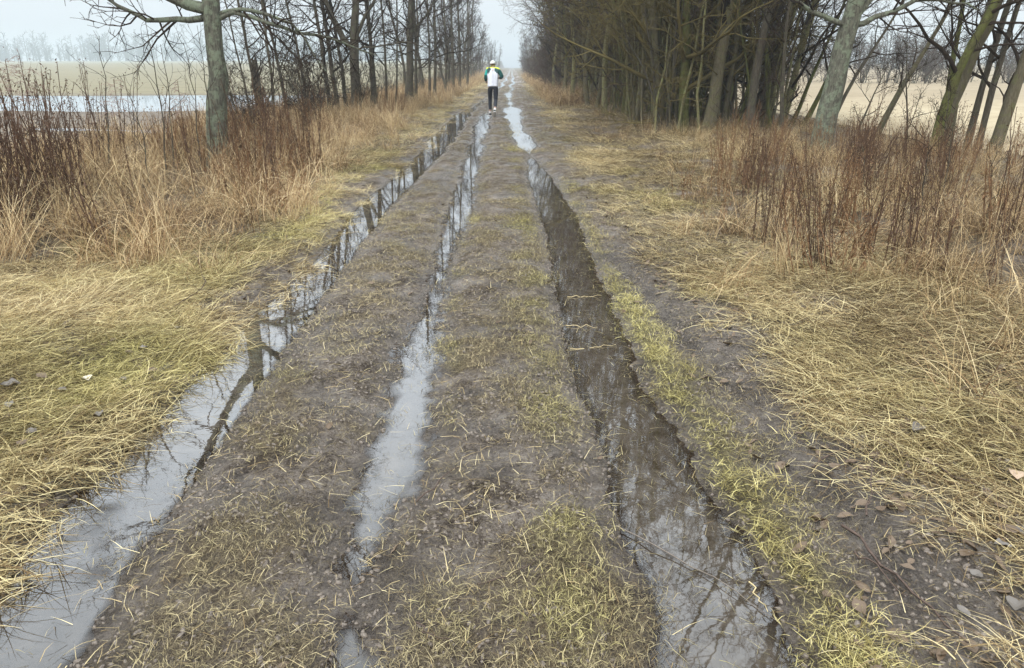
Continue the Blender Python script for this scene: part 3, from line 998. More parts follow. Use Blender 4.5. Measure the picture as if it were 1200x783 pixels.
# misty trees across the flooded field, left
big_p = [proto_tree("misty_tree", 210 + k, 30.0, .46, "bark_grey", "twig", spread=.12, nl=26, nb=7, nt=5, nf=0, t0=.12, limb_len=(2.5, 7.0), up=.4, fine=.06) for k in range(3)]
spots = [(at_depth(px, 75, 580)[0], 580 + rg.uniform(-3, 3), rg.uniform(0, 6), s) for px, s in ((178, .75), (196, .92), (207, .95), (221, .9), (238, .7))]
spread_out(big_p, spots, "tall misty tree rising above the distant wood across the flooded field", "tree", "tall misty trees across the field", used)
parts = []
wr = np.random.default_rng(9)
for k in range(210):
    h = wr.uniform(13, 21)
    x = at_depth(wr.uniform(-330, 560), 75, 1)[0]
    yy = wr.uniform(600, 660)
    x *= yy
    P = resample([(0, 0, 0), (wr.uniform(-.3, .3), 0, h * .5), (wr.uniform(-.6, .6), 0, h)], 6)
    R = np.linspace(.4, .14, 6)
    P1, R1 = children(P[None], R[None], 13, .04, .98, (30, 75), None, 4, wr, up=.4, lenabs=(3.4, 9), minr=.18)
    P2, R2 = children(P1, R1, 4, .2, 1, (30, 70), (.5, .9), 3, wr, minr=.17)
    V, F = join([tubes(P[None], R[None], 5), tubes(P1, R1, 3), tubes(P2, R2, 3)])
    parts.append((V + np.array([x, yy, float(height(x, yy)[0]) - .2]), F))
def wood(name, n, xs, ys, hs, seed, label, thick=1.0):
    wr = np.random.default_rng(seed)
    out = []
    for k in range(n):
        h, x, yy = wr.uniform(*hs), wr.uniform(*xs), wr.uniform(*ys)
        P = resample([(0, 0, 0), (wr.uniform(-.3, .3), 0, h * .5), (wr.uniform(-.6, .6), 0, h)], 6)
        R = np.linspace(.09, .03, 6) * thick
        P1, R1 = children(P[None], R[None], 13, .03, .98, (30, 75), None, 4, wr, up=.4, lenabs=(.22 * h, .5 * h), minr=.03 * thick)
        P2, R2 = children(P1, R1, 4, .2, 1, (30, 70), (.5, .9), 3, wr, minr=.03 * thick)
        V, F = join([tubes(P[None], R[None], 4), tubes(P1, R1, 3), tubes(P2, R2, 3)])
        out.append((V + np.array([x, yy, float(height(x, yy)[0]) - .2]), F))
    V, F = join(out)
    tag(_finish(name, fast_mesh(name, V, F), M["twig"], None, False), label, "wood", kind="stuff")


wood("distant_scrub", 170, (-450, -12), (580, 610), (7.0, 12), 23, "low misty scrub at the foot of the distant wood across the flooded field", 6)
wood("misty_scrub", 190, (40, 220), (190, 225), (5.5, 10.5), 19, "band of misty grey scrub beyond the pale stubble field", 2.2)
V, F = join(parts)
tag(_finish("distant_wood", fast_mesh("distant_wood", V, F), M["twig"], None, False), "long misty wood along the far edge of the flooded field", "wood", kind="stuff")


# ------------------------------------------------------------------ scattered stuff (grass, leaves) through geometry nodes on its own mesh
def blades(rg, n, disc, length, width, elev, flow, bend, seg=3, curl=.3):
    """A tuft of n ribbon blades as (V, F)."""
    r = disc * np.sqrt(rg.random(n))
    a = rg.uniform(0, 2 * np.pi, n)
    S = np.stack([r * np.cos(a), r * np.sin(a), np.zeros(n)], -1)
    az = rg.normal(0, flow, n) if flow < 3 else rg.uniform(0, 2 * np.pi, n)
    el = np.radians(rg.uniform(elev[0], elev[1], n))
    L = rg.uniform(length[0], length[1], n)
    W = rg.uniform(width[0], width[1], n)
    dl = np.radians(rg.uniform(bend[0], bend[1], n)) / seg
    da = rg.normal(0, curl, n) / seg
    P = np.empty((n, seg + 1, 3))
    P[:, 0] = S
    wdt = np.empty((n, seg + 1, 3))
    e, z = el.copy(), az.copy()
    for j in range(seg + 1):
        side = np.stack([-np.sin(z), np.cos(z), np.zeros(n)], -1)
        wdt[:, j] = side * (W * (1 - (j / seg) ** 1.6 * .85))[:, None] * .5
        if j < seg:
            P[:, j + 1] = P[:, j] + np.stack([np.cos(e) * np.cos(z), np.cos(e) * np.sin(z), np.sin(e)], -1) * (L / seg)[:, None]
            e = e - dl
            z = z + da
    P[:, :, 2] = np.maximum(P[:, :, 2], .002 + rg.uniform(0, .018, n)[:, None] * (np.arange(seg + 1) > 0))
    tilt = rg.normal(0, .3, (n, 1))
    wdt[:, :, 2] += tilt * np.linalg.norm(wdt[:, :, :2], axis=2)
    V = np.stack([P - wdt, P + wdt], 2).reshape(-1, 3)
    idx = np.arange(n * (seg + 1) * 2).reshape(n, seg + 1, 2)
    F = np.stack([idx[:, :-1, 0], idx[:, :-1, 1], idx[:, 1:, 1], idx[:, 1:, 0]], -1).reshape(-1, 4)
    return V, F


def scatter(name, protos, pos, rz, tilt, scl, tone, hue, mat, label=None, cat=None):
    nv = len(protos)
    n = len(pos)
    V, F = join(protos)
    var = np.concatenate([np.full(len(v), k + 1) for k, (v, f) in enumerate(protos)])
    off = len(V)
    V = np.concatenate([V, pos])
    me = fast_mesh(name, V, F)
    tot = len(V)

    def at(nm, typ, arr, key="value"):
        a = me.attributes.new(nm, typ, 'POINT')
        a.data.foreach_set(key, np.ascontiguousarray(arr).ravel())
    at("variant", 'INT', np.r_[var, np.zeros(n)].astype(np.int32))
    pick = np.zeros(tot, np.int32)
    pick[off:] = rng.integers(0, nv, n)
    at("pick", 'INT', pick)
    rot = np.zeros((tot, 3), np.float32)
    rot[off:, 2] = rz
    rot[off:, 0] = tilt[0]
    rot[off:, 1] = tilt[1]
    at("rot", 'FLOAT_VECTOR', rot, "vector")
    sc = np.ones(tot, np.float32)
    sc[off:] = scl
    at("size", 'FLOAT', sc)
    for nm, arr in (("tone", tone), ("hue", hue)):
        q = np.zeros(tot, np.float32)
        q[off:] = arr
        at(nm, 'FLOAT', q)
    o = _finish(name, me, mat, None, False)
    tag(o, label, cat, None, "stuff")
    t = bpy.data.node_groups.new(name + "_nodes", 'GeometryNodeTree')
    t.interface.new_socket("Geometry", in_out='INPUT', socket_type='NodeSocketGeometry')
    t.interface.new_socket("Geometry", in_out='OUTPUT', socket_type='NodeSocketGeometry')
    N, Lk = t.nodes, t.links
    gi, go = N.new("NodeGroupInput"), N.new("NodeGroupOutput")

    def named(nm, typ):
        a = N.new("GeometryNodeInputNamedAttribute")
        a.data_type = typ
        a.inputs["Name"].default_value = nm
        return a.outputs["Attribute"]
    va = named("variant", 'INT')

    def sep(k):
        c = N.new("FunctionNodeCompare")
        c.data_type = 'INT'
        c.operation = 'EQUAL'
        Lk.new(va, c.inputs[2])
        c.inputs[3].default_value = k
        s = N.new("GeometryNodeSeparateGeometry")
        s.domain = 'POINT'
        Lk.new(gi.outputs[0], s.inputs[0])
        Lk.new(c.outputs[0], s.inputs[1])
        return s.outputs[0]
    pts = N.new("GeometryNodeMeshToPoints")
    Lk.new(sep(0), pts.inputs[0])
    jn = N.new("GeometryNodeJoinGeometry")
    for k in range(nv):
        g2i = N.new("GeometryNodeGeometryToInstance")
        Lk.new(sep(k + 1), g2i.inputs[0])
        Lk.new(g2i.outputs[0], jn.inputs[0])
    ip = N.new("GeometryNodeInstanceOnPoints")
    Lk.new(pts.outputs[0], ip.inputs["Points"])
    Lk.new(jn.outputs[0], ip.inputs["Instance"])
    ip.inputs["Pick Instance"].default_value = True
    Lk.new(named("pick", 'INT'), ip.inputs["Instance Index"])
    e2r = N.new("FunctionNodeEulerToRotation")
    Lk.new(named("rot", 'FLOAT_VECTOR'), e2r.inputs[0])
    Lk.new(e2r.outputs[0], ip.inputs["Rotation"])
    Lk.new(named("size", 'FLOAT'), ip.inputs["Scale"])
    Lk.new(ip.outputs[0], go.inputs[0])
    md = o.modifiers.new("scatter", 'NODES')
    md.node_group = t
    return o


def sample(n, x0, x1, y0, y1, power=1.0):
    """Random points, denser towards y0 when power > 1."""
    y = y0 + (y1 - y0) * rng.random(n) ** power
    x = rng.uniform(x0, x1, n)
    return x, y


def in_view(x, y, pad=.4):
    return np.abs(x) < .72 * (y * CP + 1.3) + pad


def place(name, protos, x, y, keep, mat, size=(.8, 1.2), rot=None, dz=0.0, hue=None, tilt=.12, label=None, cat=None, far_grow=0.0, right=1.0):
    g, wet, lit, green = terrain(x, y)
    k = keep(x, y, g, wet, lit, green) & in_view(x, y)
    x, y, g, green = x[k], y[k], g[k], green[k]
    n = len(x)
    rz = rng.uniform(0, 2 * np.pi, n) if rot is None else rot(x, y) + rng.normal(0, .75, n)
    s = rng.uniform(size[0], size[1], n) * np.where(x > 0, right, 1.0) * (1 + far_grow * np.maximum(y - 5, 0))
    h = green if hue is None else hue(x, y, green)
    tn = np.clip(.62 + .7 * fbm(x, y, .9, 131, 3) + rng.normal(0, .15, n) - .5 * sstep(1.2, 2.2, x) - .25 * sstep(2.6, 4.2, -x), 0, 1)
    return scatter(name, protos, np.stack([x, y, g + dz], -1), rz, rng.normal(0, tilt, (2, n)), s, tn, h, mat, label, cat)


flow = lambda x, y: 2.4 * fbm(x, y, .55, 141, 2) + np.where(x < -.5, -.25, np.pi + .2)
pr = np.random.default_rng(31)
mat_p = [blades(pr, 64, .17, (.08, .26), (.0017, .0038), (0, 30), 1.1, (0, 60), 3, .6) for _ in range(7)]
short_p = [blades(pr, 46, .10, (.03, .10), (.0020, .0038), (3, 48), 9, (10, 80), 2, .6) for _ in range(6)]
stub_p = [blades(pr, 34, .11, (.010, .045), (.0011, .0024), (0, 24), 9, (0, 40), 2, .7) for _ in range(7)]
bits_p = [blades(pr, 7, .14, (.02, .09), (.0012, .0022), (0, 12), 9, (0, 20), 2, .25) for _ in range(5)]
tall_p = [blades(pr, 40, .15, (.3, .85), (.003, .0058), (40, 88), 9, (40, 165), 6, .7) for _ in range(7)]
seedy_p = [blades(pr, 26, .14, (.55, 1.0), (.003, .005), (68, 89), 9, (10, 60), 5, .3) for _ in range(5)]

edge_l = lambda y: np.interp(y, [0, 4.7, 5.1, 5.8, 8.6, 12, 25, 60], [-9, -4.3, -3.1, -2.5, -2.35, -2.7, -3.0, -2.9])   # tall growth starts left of this
edge_r = lambda y: np.interp(y, [0, 3.3, 4.4, 6.5, 9, 13, 25, 60], [2.9, 2.6, 2.05, 1.9, 2.3, 2.8, 2.4, 1.9])    # and right of this


def verge_keep(x, y, g, wet, lit, green):
    d = np.where(x < 0, -x - 1.55, x - 1.02)
    return (d > 0) & (rng.random(len(x)) < np.clip(lit * 1.2, 0, 1)) & (g > WATER + np.where(x < 0, -.002, .012)) & (rng.random(len(x)) < np.where(x < 0, sstep(-.2, .2, d) + .1, np.where(y > 5.2 + .6 * fbm(x, y, .8, 111, 2), sstep(-.15, .35, d), (sstep(.1, .7, d) * .9 + .05) * (.62 + .38 * sstep(3, 5.5, y)))))


# flattened straw on both verges
x, y = sample(17000, -7, 6.5, 1.2, 14, 1.35)
x[:2600], y[:2600] = sample(2600, 1.2, 3.2, 1.2, 5.5)
x[2600:5200], y[2600:5200] = sample(2600, -4.2, -1.6, 1.6, 6.5)
place("straw_grass", mat_p, x, y, lambda x, y, g, w, l, gr: verge_keep(x, y, g, w, l, gr) & ((x < edge_r(y) + 1.2)) & (x > edge_l(y) - 1.2), M["straw"], (.6, 1.15), flow,
      hue=lambda x, y, gr: np.clip(gr * .9 - .05, 0, 1), label="flattened straw coloured grass on the verges of the track", cat="grass")
x, y = sample(5200, -6, 5.5, 12, 70, 1.6)
place("far_straw_grass", mat_p, x, y, lambda x, y, g, w, l, gr: verge_keep(x, y, g, w, l, gr), M["straw"], (.9, 1.4), flow, far_grow=.012,
      hue=lambda x, y, gr: np.clip(gr * .7 - .1, 0, 1), label="dry grass on the verges farther up the track", cat="grass")
# fresh yellow green grass by the puddles
x, y = sample(26000, -4.2, 2.6, 1.2, 12, 1.5)
place("yellow_green_grass", short_p, x, y,
      lambda x, y, g, w, l, gr: (g > WATER + np.where(x < 0, -.002, .010)) & (rng.random(len(x)) < np.clip(gr * 1.1, 0, 1) * np.clip(l * 1.2, 0, 1) * np.where((x > -1.35) & (x < .72), np.clip(2.2 * (gr - .5), 0, .6), 1.0)) & (x < 2.2) & (x > edge_l(y)),
      M["straw"], (.45, 1.0), hue=lambda x, y, gr: np.clip(gr + .25, 0, 1), label="short yellow green grass beside the puddles", cat="grass")
# trampled stubble on the track
x, y = sample(26000, -1.5, 1.5, 1.1, 16, 1.6)
place("trampled_grass", stub_p, x, y, lambda x, y, g, w, l, gr: (g > WATER - .008) & (rng.random(len(x)) < np.clip((l * 1.25 + .6 * fbm(x, y, 9, 161, 2) - .18), 0.04, 1)),
      M["stub"], (.7, 1.25), hue=lambda x, y, gr: np.clip(gr * 1.0 - .12 + .5 * np.clip(fbm(x, y, 4, 163, 2), 0, 1), 0, 1), label="trampled dull grass matted into the track's mud", cat="grass")
x, y = sample(5000, -1.7, 1.4, 14, 60, 1.5)
place("far_trampled_grass", stub_p, x, y, lambda x, y, g, w, l, gr: (g > WATER + .006) & (rng.random(len(x)) < l), M["stub"], (1.3, 2.2), far_grow=.01,
      hue=lambda x, y, gr: np.clip(gr * .9 - .1, 0, 1), label="matted grass farther up the track", cat="grass")
# loose straws lying on the mud
x, y = sample(2400, -2, 2.6, 1.1, 9, 1.4)
place("loose_straw", bits_p, x, y, lambda x, y, g, w, l, gr: (g > WATER + .001), M["straw"], (.7, 1.3), hue=lambda x, y, gr: gr * .2, tilt=.05,
      label="loose bits of straw lying on the mud", cat="straw")
# bits afloat in the ruts
x, y = sample(2600, -1.75, .95, 1.2, 12, 1.6)
g0 = terrain(x, y)[0]
k = (g0 < WATER - .004) & in_view(x, y) & (fbm(x, y, 1.5, 181, 2) > -.1)
x, y = x[k], y[k]
scatter("floating_bits", bits_p, np.stack([x, y, np.full_like(x, WATER + .003)], -1), rng.uniform(0, 6.28, len(x)), np.zeros((2, len(x))), rng.uniform(.35, .9, len(x)),
        rng.uniform(.1, .7, len(x)), rng.uniform(0, .3, len(x)), M["stub"], "bits of straw and grass afloat on the puddles", "straw")
# tall dry grass behind
def tall_keep(x, y, g, w, l, gr):
    d = np.where(x < 0, edge_l(y) - x, x - edge_r(y)) + .35 * fbm(x, y, .9, 151, 2)
    return (((d > 0) & (rng.random(len(x)) < np.where(x < 0, .6 + .4 * sstep(0, .5, d), .25 + .75 * sstep(.1, 1.2, d)) * (1 - sstep(4.5, 6.5, d)) * np.clip(np.where(x < 0, .85, .55) + 1.5 * fbm(x, y, 1.1, 153, 2), .06, 1)))
            | ((d > -.6) & (rng.random(len(x)) < .07))) & (x > -9.5) & (x < 12) & ~((x > 3.0) & (y > 19))
x, y = sample(11500, -9.5, 11, 3.0, 34, 1.55)
place("tall_dry_grass", tall_p, x, y, tall_keep, M["tall"], (.5, 1.1), right=.74, hue=lambda x, y, gr: np.clip(np.where(x < 0, .12, .3) + .5 * fbm(x, y, .5, 155, 2), 0, 1), tilt=.2,
      label="tall arching dry grass along both verges", cat="grass")
x, y = sample(1700, -8.5, 9, 5.0, 30, 1.5)
place("seeding_dry_grass", seedy_p, x, y, tall_keep, M["tall"], (.4, 1.0), right=.7, hue=lambda x, y, gr: np.clip(.1 + .4 * fbm(x, y, .5, 157, 2), 0, 1), tilt=.26,
      label="upright reddish dry grass standing among the weeds", cat="grass")
x, y = sample(3000, -6.5, 4.5, 30, 120, 1.6)
place("far_dry_grass", tall_p, x, y, lambda x, y, g, w, l, gr: (np.where(x < 0, -2.7 - x, x - 1.5) > 0), M["tall"], (.8, 1.2), far_grow=.006,
      hue=lambda x, y, gr: x * 0 + .1, label="reddish dry grass strip far up both sides of the track", cat="grass")


# leaf litter under the thicket and crumbs on the mud
def leaf_shape(rg, L=.05, W=.032, curl=.3):
    n = 6
    t = np.linspace(0, 1, n)
    w = W * .5 * np.sin(np.pi * np.clip(t * .96 + .02, 0, 1)) ** .75 * (1 + rg.uniform(-.15, .15, n))
    z = curl * L * (t - .5) ** 2 + rg.normal(0, .035 * L, n)
    fold = rg.uniform(.2, 1.0)
    V, F = [], []
    for i in range(n):
        V += [((t[i] - .5) * L, -w[i], z[i] + fold * w[i]), ((t[i] - .5) * L, 0, z[i]), ((t[i] - .5) * L, w[i], z[i] + fold * w[i])]
    for i in range(n - 1):
        for j in (0, 1):
            a = 3 * i + j
            F.append((a, a + 1, a + 4, a + 3))
    b = len(V)
    V += [(L * .5, -.0012, z[-1]), (L * .5, .0012, z[-1]), (L * .5 + L * .35, .0012 + .1 * L, z[-1]), (L * .5 + L * .35, -.0012 + .1 * L, z[-1])]
    F.append((b, b + 1, b + 2, b + 3))
    V = np.array(V)
    V[:, 2] -= V[:, 2].min()
    return V, np.array(F)


pl = np.random.default_rng(41)
litter_p = [leaf_shape(pl, pl.uniform(.035, .06), pl.uniform(.02, .04)) for _ in range(6)]
x, y = sample(5200, 1.0, 8, 2.0, 22, 1.3)
x[:2600], y[:2600] = sample(2600, -5, 3, 1.2, 9, 1.3)
place("leaf_litter", litter_p, x, y, lambda x, y, g, w, l, gr: (g > WATER + .004) & (rng.random(len(x)) < np.where((x > -1.5) & (x < .9), .05, .8)), M["leaf"], (.5, 1.15), dz=.008, tilt=.3,
      label="brown leaf litter scattered over the verges", cat="leaf litter")

def crumb(rg):
    P = np.array([[-1, 0, 0], [-.6, 0, .1], [0, 0, .16], [.6, 0, .08], [1, 0, 0]]) * np.array([1, 1, 1]) + rg.normal(0, .1, (5, 3))
    V, F = tubes(P[None], np.array([[.15, .55, .75, .5, .12]]) * rg.uniform(.7, 1.2, (1, 5)), 6)
    return V * .012 * rg.uniform(.7, 1.3, (1, 3)), F


crumb_p = [crumb(pl) for _ in range(6)]
x, y = sample(26000, -1.9, 2.0, 1.1, 9, 1.6)
place("mud_crumbs", crumb_p, x, y, lambda x, y, g, w, l, gr: (g > WATER - .002) & (fbm(x, y, 3.1, 171, 2) > -.15), M["mudlump"], (.15, 1.0), dz=-.002, tilt=.4,
      label="crumbs of wet mud trodden out of the track", cat="mud")

# ------------------------------------------------------------------ single leaves, twigs and straws
leaf_meshes = {}
for mk in ("leaf", "leaf_grey", "leaf_pale", "leaf_white"):
    lst = []
    for k in range(3):
        V, F = leaf_shape(pl, 1.0, pl.uniform(.6, .8), .25)
        me = fast_mesh("dead_leaf", V, F)
        me.materials.append(M[mk])
        lst.append(me)
    leaf_meshes[mk] = lst


def leaf_at(px, py, size, mk, label, group=None, dz=.014):
    gx, gy = on_ground(px, py)
    o = bpy.data.objects.new("dead_leaf", random.choice(leaf_meshes[mk]))
    COL.objects.link(o)
    o.location = (gx, gy, float(height(gx, gy)[0]) + dz)
    o.scale = (size, size, size)
    o.rotation_euler = (random.uniform(-.25, .25), random.uniform(-.25, .25), random.uniform(0, 6.28))
    return tag(o, label, "leaf", group)


leaf_at(1182, 580, .085, "leaf_pale", "large pale tan leaf curled on the straw at the right edge", dz=.03)
leaf_at(106, 457, .065, "leaf_white", "bleached whitish leaf lying in the grass left of the long puddle", dz=.03)
leaf_at(16, 467, .085, "leaf_grey", "broad wet grey leaf on the grass at the left edge", dz=.03)
leaf_at(1070, 525, .07, "leaf_grey", "flat grey brown leaf on the muddy verge between twigs", dz=.02)
leaf_at(1004, 727, .055, "leaf", "dark oval leaf pressed into the grass beside the right puddle", dz=.02)
leaf_at(1185, 735, .075, "leaf_grey", "slate grey leaf on mud in the lower right corner", dz=.02)
for px, py in ((1030, 610), (1045, 600), (1062, 595), (1098, 500), (1138, 512), (1158, 505), (1110, 640), (1128, 668), (1090, 655), (1168, 610),
               (1125, 730), (1060, 680), (1140, 690), (1170, 660), (975, 560), (1010, 560), (1085, 590), (1195, 640), (1185, 520), (1130, 770)):
    leaf_at(px, py, random.uniform(.032, .06), random.choice(["leaf", "leaf", "leaf_grey"]), "sodden brown leaf among many flattened on the muddy ground at the lower right",
            "sodden leaves on the muddy right verge", dz=.010)
for px, py in ((28, 500), (40, 520), (60, 575), (15, 490), (75, 470), (120, 500), (145, 455), (30, 535), (95, 430), (170, 420), (210, 395), (85, 520), (52, 455), (135, 410)):
    leaf_at(px, py, random.uniform(.04, .06), random.choice(["leaf", "leaf_grey"]), "wet dull leaf half hidden in the flattened grass at the left", "wet leaves in the left grass", dz=.03)


def twig_at(pxs, r, mk, label, group=None, dz=.02, side=()):
    pts = []
    for px, py in pxs:
        gx, gy = on_ground(px, py)
        pts.append((gx, gy, max(float(height(gx, gy)[0]), WATER) + dz))
    P = resample(pts, 9)
    c = P[0].copy()
    P = P - c
    P[1:-1] += np.random.default_rng(len(pxs) + int(pxs[0][0])).normal(0, .006, P[1:-1].shape)
    segs = [tubes(P[None], np.linspace(r, r * .4, 9)[None], 5)]
    if side:
        P2, R2 = children(P[None], np.linspace(r, r * .4, 9)[None], side[0], .3, .95, (25, 50), (.2, .45), 4, np.random.default_rng(int(pxs[0][0])), up=.1, rfac=.6, minr=.0012)
        segs.append(tubes(P2, R2, 4))
    V, F = join(segs)
    o = _finish("fallen_twig" if mk != "straw_stem" else "straw_stem", fast_mesh("fallen_twig", V, F), M[mk], None, True)
    o.location = c
    return tag(o, label, "twig" if mk != "straw_stem" else "straw", group)


twig_at([(722, 612), (775, 640), (826, 664), (880, 700), (912, 722)], .0028, "stick", "long grey stick lying across the right puddle near its end", dz=.008)
twig_at([(985, 625), (1050, 690), (1130, 770)], .006, "twigwood", "long dark twig slanting down the mud at the lower right", side=(4,))
twig_at([(1000, 655), (1030, 680), (1062, 708)], .004, "twigwood", "short dark twig lying beside the long slanting one", side=(2,))
twig_at([(950, 560), (985, 538), (1020, 520), (1050, 510)], .004, "twigwood", "thin twig pointing up to the right across the muddy verge", side=(4,))
twig_at([(1020, 530), (1080, 560), (1150, 592)], .005, "twigwood", "forked dark twig lying below the broad grey brown leaf", side=(5,))
twig_at([(1012, 622), (1018, 575), (1024, 545)], .004, "twigwood", "small branching twig standing out of the mud", dz=.03, side=(5,))
twig_at([(1100, 480), (1150, 470), (1200, 455)], .006, "twigwood", "brown twig lying along the foot of the weeds at the right edge", side=(3,))
twig_at([(560, 700), (590, 690), (640, 660)], .003, "twigwood", "thin curved twig pressed into the middle of the track")
twig_at([(486, 742), (505, 758), (530, 762)], .003, "twigwood", "curved dark twig at the bottom of the track", side=(1,))
twig_at([(488, 590), (520, 570), (550, 540)], .003, "twigwood", "dark twig lying right of the middle puddle", side=(2,))
twig_at([(665, 345), (705, 343)], .003, "straw_stem", "pale straw floating across the right puddle farthest up", dz=.006)
twig_at([(668, 405), (722, 400)], .003, "straw_stem", "pale straw floating across the middle of the right puddle", dz=.006)
twig_at([(663, 378), (700, 380)], .003, "straw_stem", "short pale straw between the two longer ones on the right puddle", dz=.006)
twig_at([(878, 680), (900, 715)], .003, "straw_stem", "pale straw on the right bank of the right puddle", dz=.02)
twig_at([(230, 310), (245, 350), (205, 372)], .005, "twigwood", "bent brown twig in the flattened grass left of the puddle", dz=.05, side=(4,))
twig_at([(0, 655), (22, 650)], .004, "twigwood", "brown stick at the left edge of the picture beside the puddle", dz=.02)


# ------------------------------------------------------------------ weeds: every clump a thing, stalks with seed heads as a part
def weed_proto(name, seed, stems, hgt, mat, r=.0055, heads=True, leaves=True, lean=.12, side=7):
    rg = np.random.default_rng(seed)
    P = np.empty((stems, 7, 3))
    for s in range(stems):
        a = rg.uniform(0, 6.28)
        b = np.array([rg.normal(0, .07), rg.normal(0, .07), 0])
        h = rg.uniform(*hgt)
        l = rg.uniform(0, lean) * h + .02
        t = np.linspace(0, 1, 7)
        P[s] = b + np.stack([np.cos(a) * l * t ** 1.5, np.sin(a) * l * t ** 1.5, h * t - .03], -1)
        P[s, 1:] += rg.normal(0, .008, (6, 3))
    R = np.linspace(r, r * .45, 7)[None].repeat(stems, 0)
    P2, R2 = children(P, R, side, .45, .99, (20, 45), (.12, .28), 4, rg, up=.3, wob=.12, rfac=.6, minr=.0012)
    V, F = join([tubes(P, R, 4), tubes(P2, R2, 3)])
    o = _finish(name, fast_mesh(name, V, F), M[mat], None, True)
    # seed heads: small ragged grains round the side branch tips, withered leaves on the stems
    ends = np.concatenate([P2[:, 2:].reshape(-1, 3), P[:, -2:].reshape(-1, 3)])
    k = 1
    c = np.repeat(ends, k, 0) + rg.normal(0, .010, (len(ends) * k, 3))
    sz = rg.uniform(.004, .010, (len(c), 1))
    d1 = rg.normal(size=(len(c), 3))
    d1 /= np.linalg.norm(d1, axis=1, keepdims=True)
    d2 = np.cross(d1, rg.normal(size=(len(c), 3)))
    d2 /= np.linalg.norm(d2, axis=1, keepdims=True)
    V = np.stack([c - d1 * sz * 1.6, c + d2 * sz * .7, c + d1 * sz * 1.6, c - d2 * sz * .7], 1).reshape(-1, 3)
    F = np.arange(len(V)).reshape(-1, 4)
    parts = [(V, F)]
    if leaves:
        m = stems * 5
        si = rg.integers(0, stems, m)
        tt = rg.integers(1, 5, m)
        c = P[si, tt]
        az = rg.uniform(0, 6.28, m)
        ln = rg.uniform(.03, .09, m)
        out = np.stack([np.cos(az), np.sin(az), -rg.uniform(.4, 1.8, m)], -1)
        tip = c + out * ln[:, None] * .7
        sd = np.stack([-np.sin(az), np.cos(az), rg.normal(0, .4, m)], -1) * .007
        mid = (c + tip) / 2 + np.array([0, 0, .01])
        V = np.stack([c, mid + sd, tip, mid - sd], 1).reshape(-1, 3)
        parts.append((V, np.arange(len(V)).reshape(-1, 4)))
    V, F = join(parts)
    _finish("seed_head", fast_mesh("seed_head", V, F), M["seed" if mat == "stalk" else "stalk_red"], o, False)["kind"] = "stuff"
    return o


def put_weeds(protos, spots, label, group, used, zones):
    spots = [q for q in spots if float(fbm(q[0], q[1], .9, 201, 2)) > -.12]      # weeds stand in patches
    for k, (x, y, s) in enumerate(spots):
        p = protos[k % len(protos)]
        loc = (x, y, float(height(x, y)[0]))
        rz = random.uniform(0, 6.28)
        if p.name in used:
            o = copy_thing(p, loc, rz, s)
        else:
            used.add(p.name)
            o = p
            o.location, o.rotation_euler, o.scale = loc, (0, 0, rz), (s, s, s)
        o.rotation_euler = (random.gauss(0, .13), random.gauss(0, .13), rz)
        px = 600 + FPX * x / (y * CP + CAM_H * SP)
        where = [w for lim, w in zones if px < lim][0]
        tag(o, label + " " + where, "weed", group + ", " + where)


wused = set()
wr = np.random.default_rng(55)
brown = [weed_proto("brown_weed", 300 + k, 6, (.75, 1.3), "stalk") for k in range(6)]
red = [weed_proto("reddish_weed", 320 + k, 7, (.55, 1.0), "stalk_red") for k in range(5)]
low = [weed_proto("low_weed", 340 + k, 5, (.3, .6), "stalk_red", r=.003, lean=.6) for k in range(4)]
# left: dark stand at the left edge, then along the verge
sp = []
for k in range(90):
    y = wr.uniform(5.2, 11.5)
    x = edge_l(y) - .25 - wr.random() ** 1.3 * 3.6
    if k < 34:
        x, y = wr.uniform(-5.5, -4.2), wr.uniform(6.0, 8.4)
    sp.append((x, y, wr.uniform(.75, 1.2)))
put_weeds(brown, sp, "tall dark brown dead weed clump", "brown weeds on the left verge", wused, [(120, "in the stand at the left edge"), (262, "between left edge and lichened trunk"), (9999, "right of the lichened trunk")])
sp = []
for k in range(84):
    y = 8.2 + 18 * wr.random() ** 1.5
    sp.append((edge_l(y) - .2 - wr.random() * 2.8, y, wr.uniform(.7, 1.15)))
put_weeds(red, sp, "reddish dead weed clump", "reddish weeds on the left verge", wused, [(120, "in the stand at the left edge"), (262, "between left edge and lichened trunk"), (9999, "right of the lichened trunk")])
sp = []
for k in range(110):
    y = 4.6 + 5.2 * wr.random() ** 1.1
    sp.append((edge_r(y) + .25 + wr.random() * 3.0, y, wr.uniform(.5, .85)))
put_weeds([copy for copy in brown], sp, "tall dark brown dead weed clump", "brown weeds on the right verge", wused, [(900, "nearest the track on the right verge"), (1050, "below the leaning lichened tree"), (9999, "towards the right edge")])
sp = []
for k in range(70):
    y = 5.0 + 9 * wr.random()
    sp.append((edge_r(y) + .1 + wr.random() * 4.2, y, wr.uniform(.55, .9)))
put_weeds(red, sp, "reddish dead weed clump", "reddish weeds on the right verge", wused, [(900, "nearest the track on the right verge"), (1050, "below the leaning lichened tree"), (9999, "towards the right edge")])
sp = []
for k in range(24):
    y = 4.2 + 5 * wr.random()
    sp.append((edge_r(y) - .35 + wr.random() * 2.2, y, wr.uniform(.7, 1.1)))
put_weeds(low, sp, "low tangled dark weed clump", "low weeds on the right verge", wused, [(900, "nearest the track on the right verge"), (1050, "below the leaning lichened tree"), (9999, "towards the right edge")])
sp = []
for k in range(26):
    y = 6 + 5 * wr.random()
    sp.append((edge_l(y) - wr.random() * .9, y, wr.uniform(.7, 1.1)))
put_weeds(low, sp, "low tangled dark weed clump", "low weeds on the left verge", wused, [(120, "in the stand at the left edge"), (262, "between left edge and lichened trunk"), (9999, "right of the lichened trunk")])


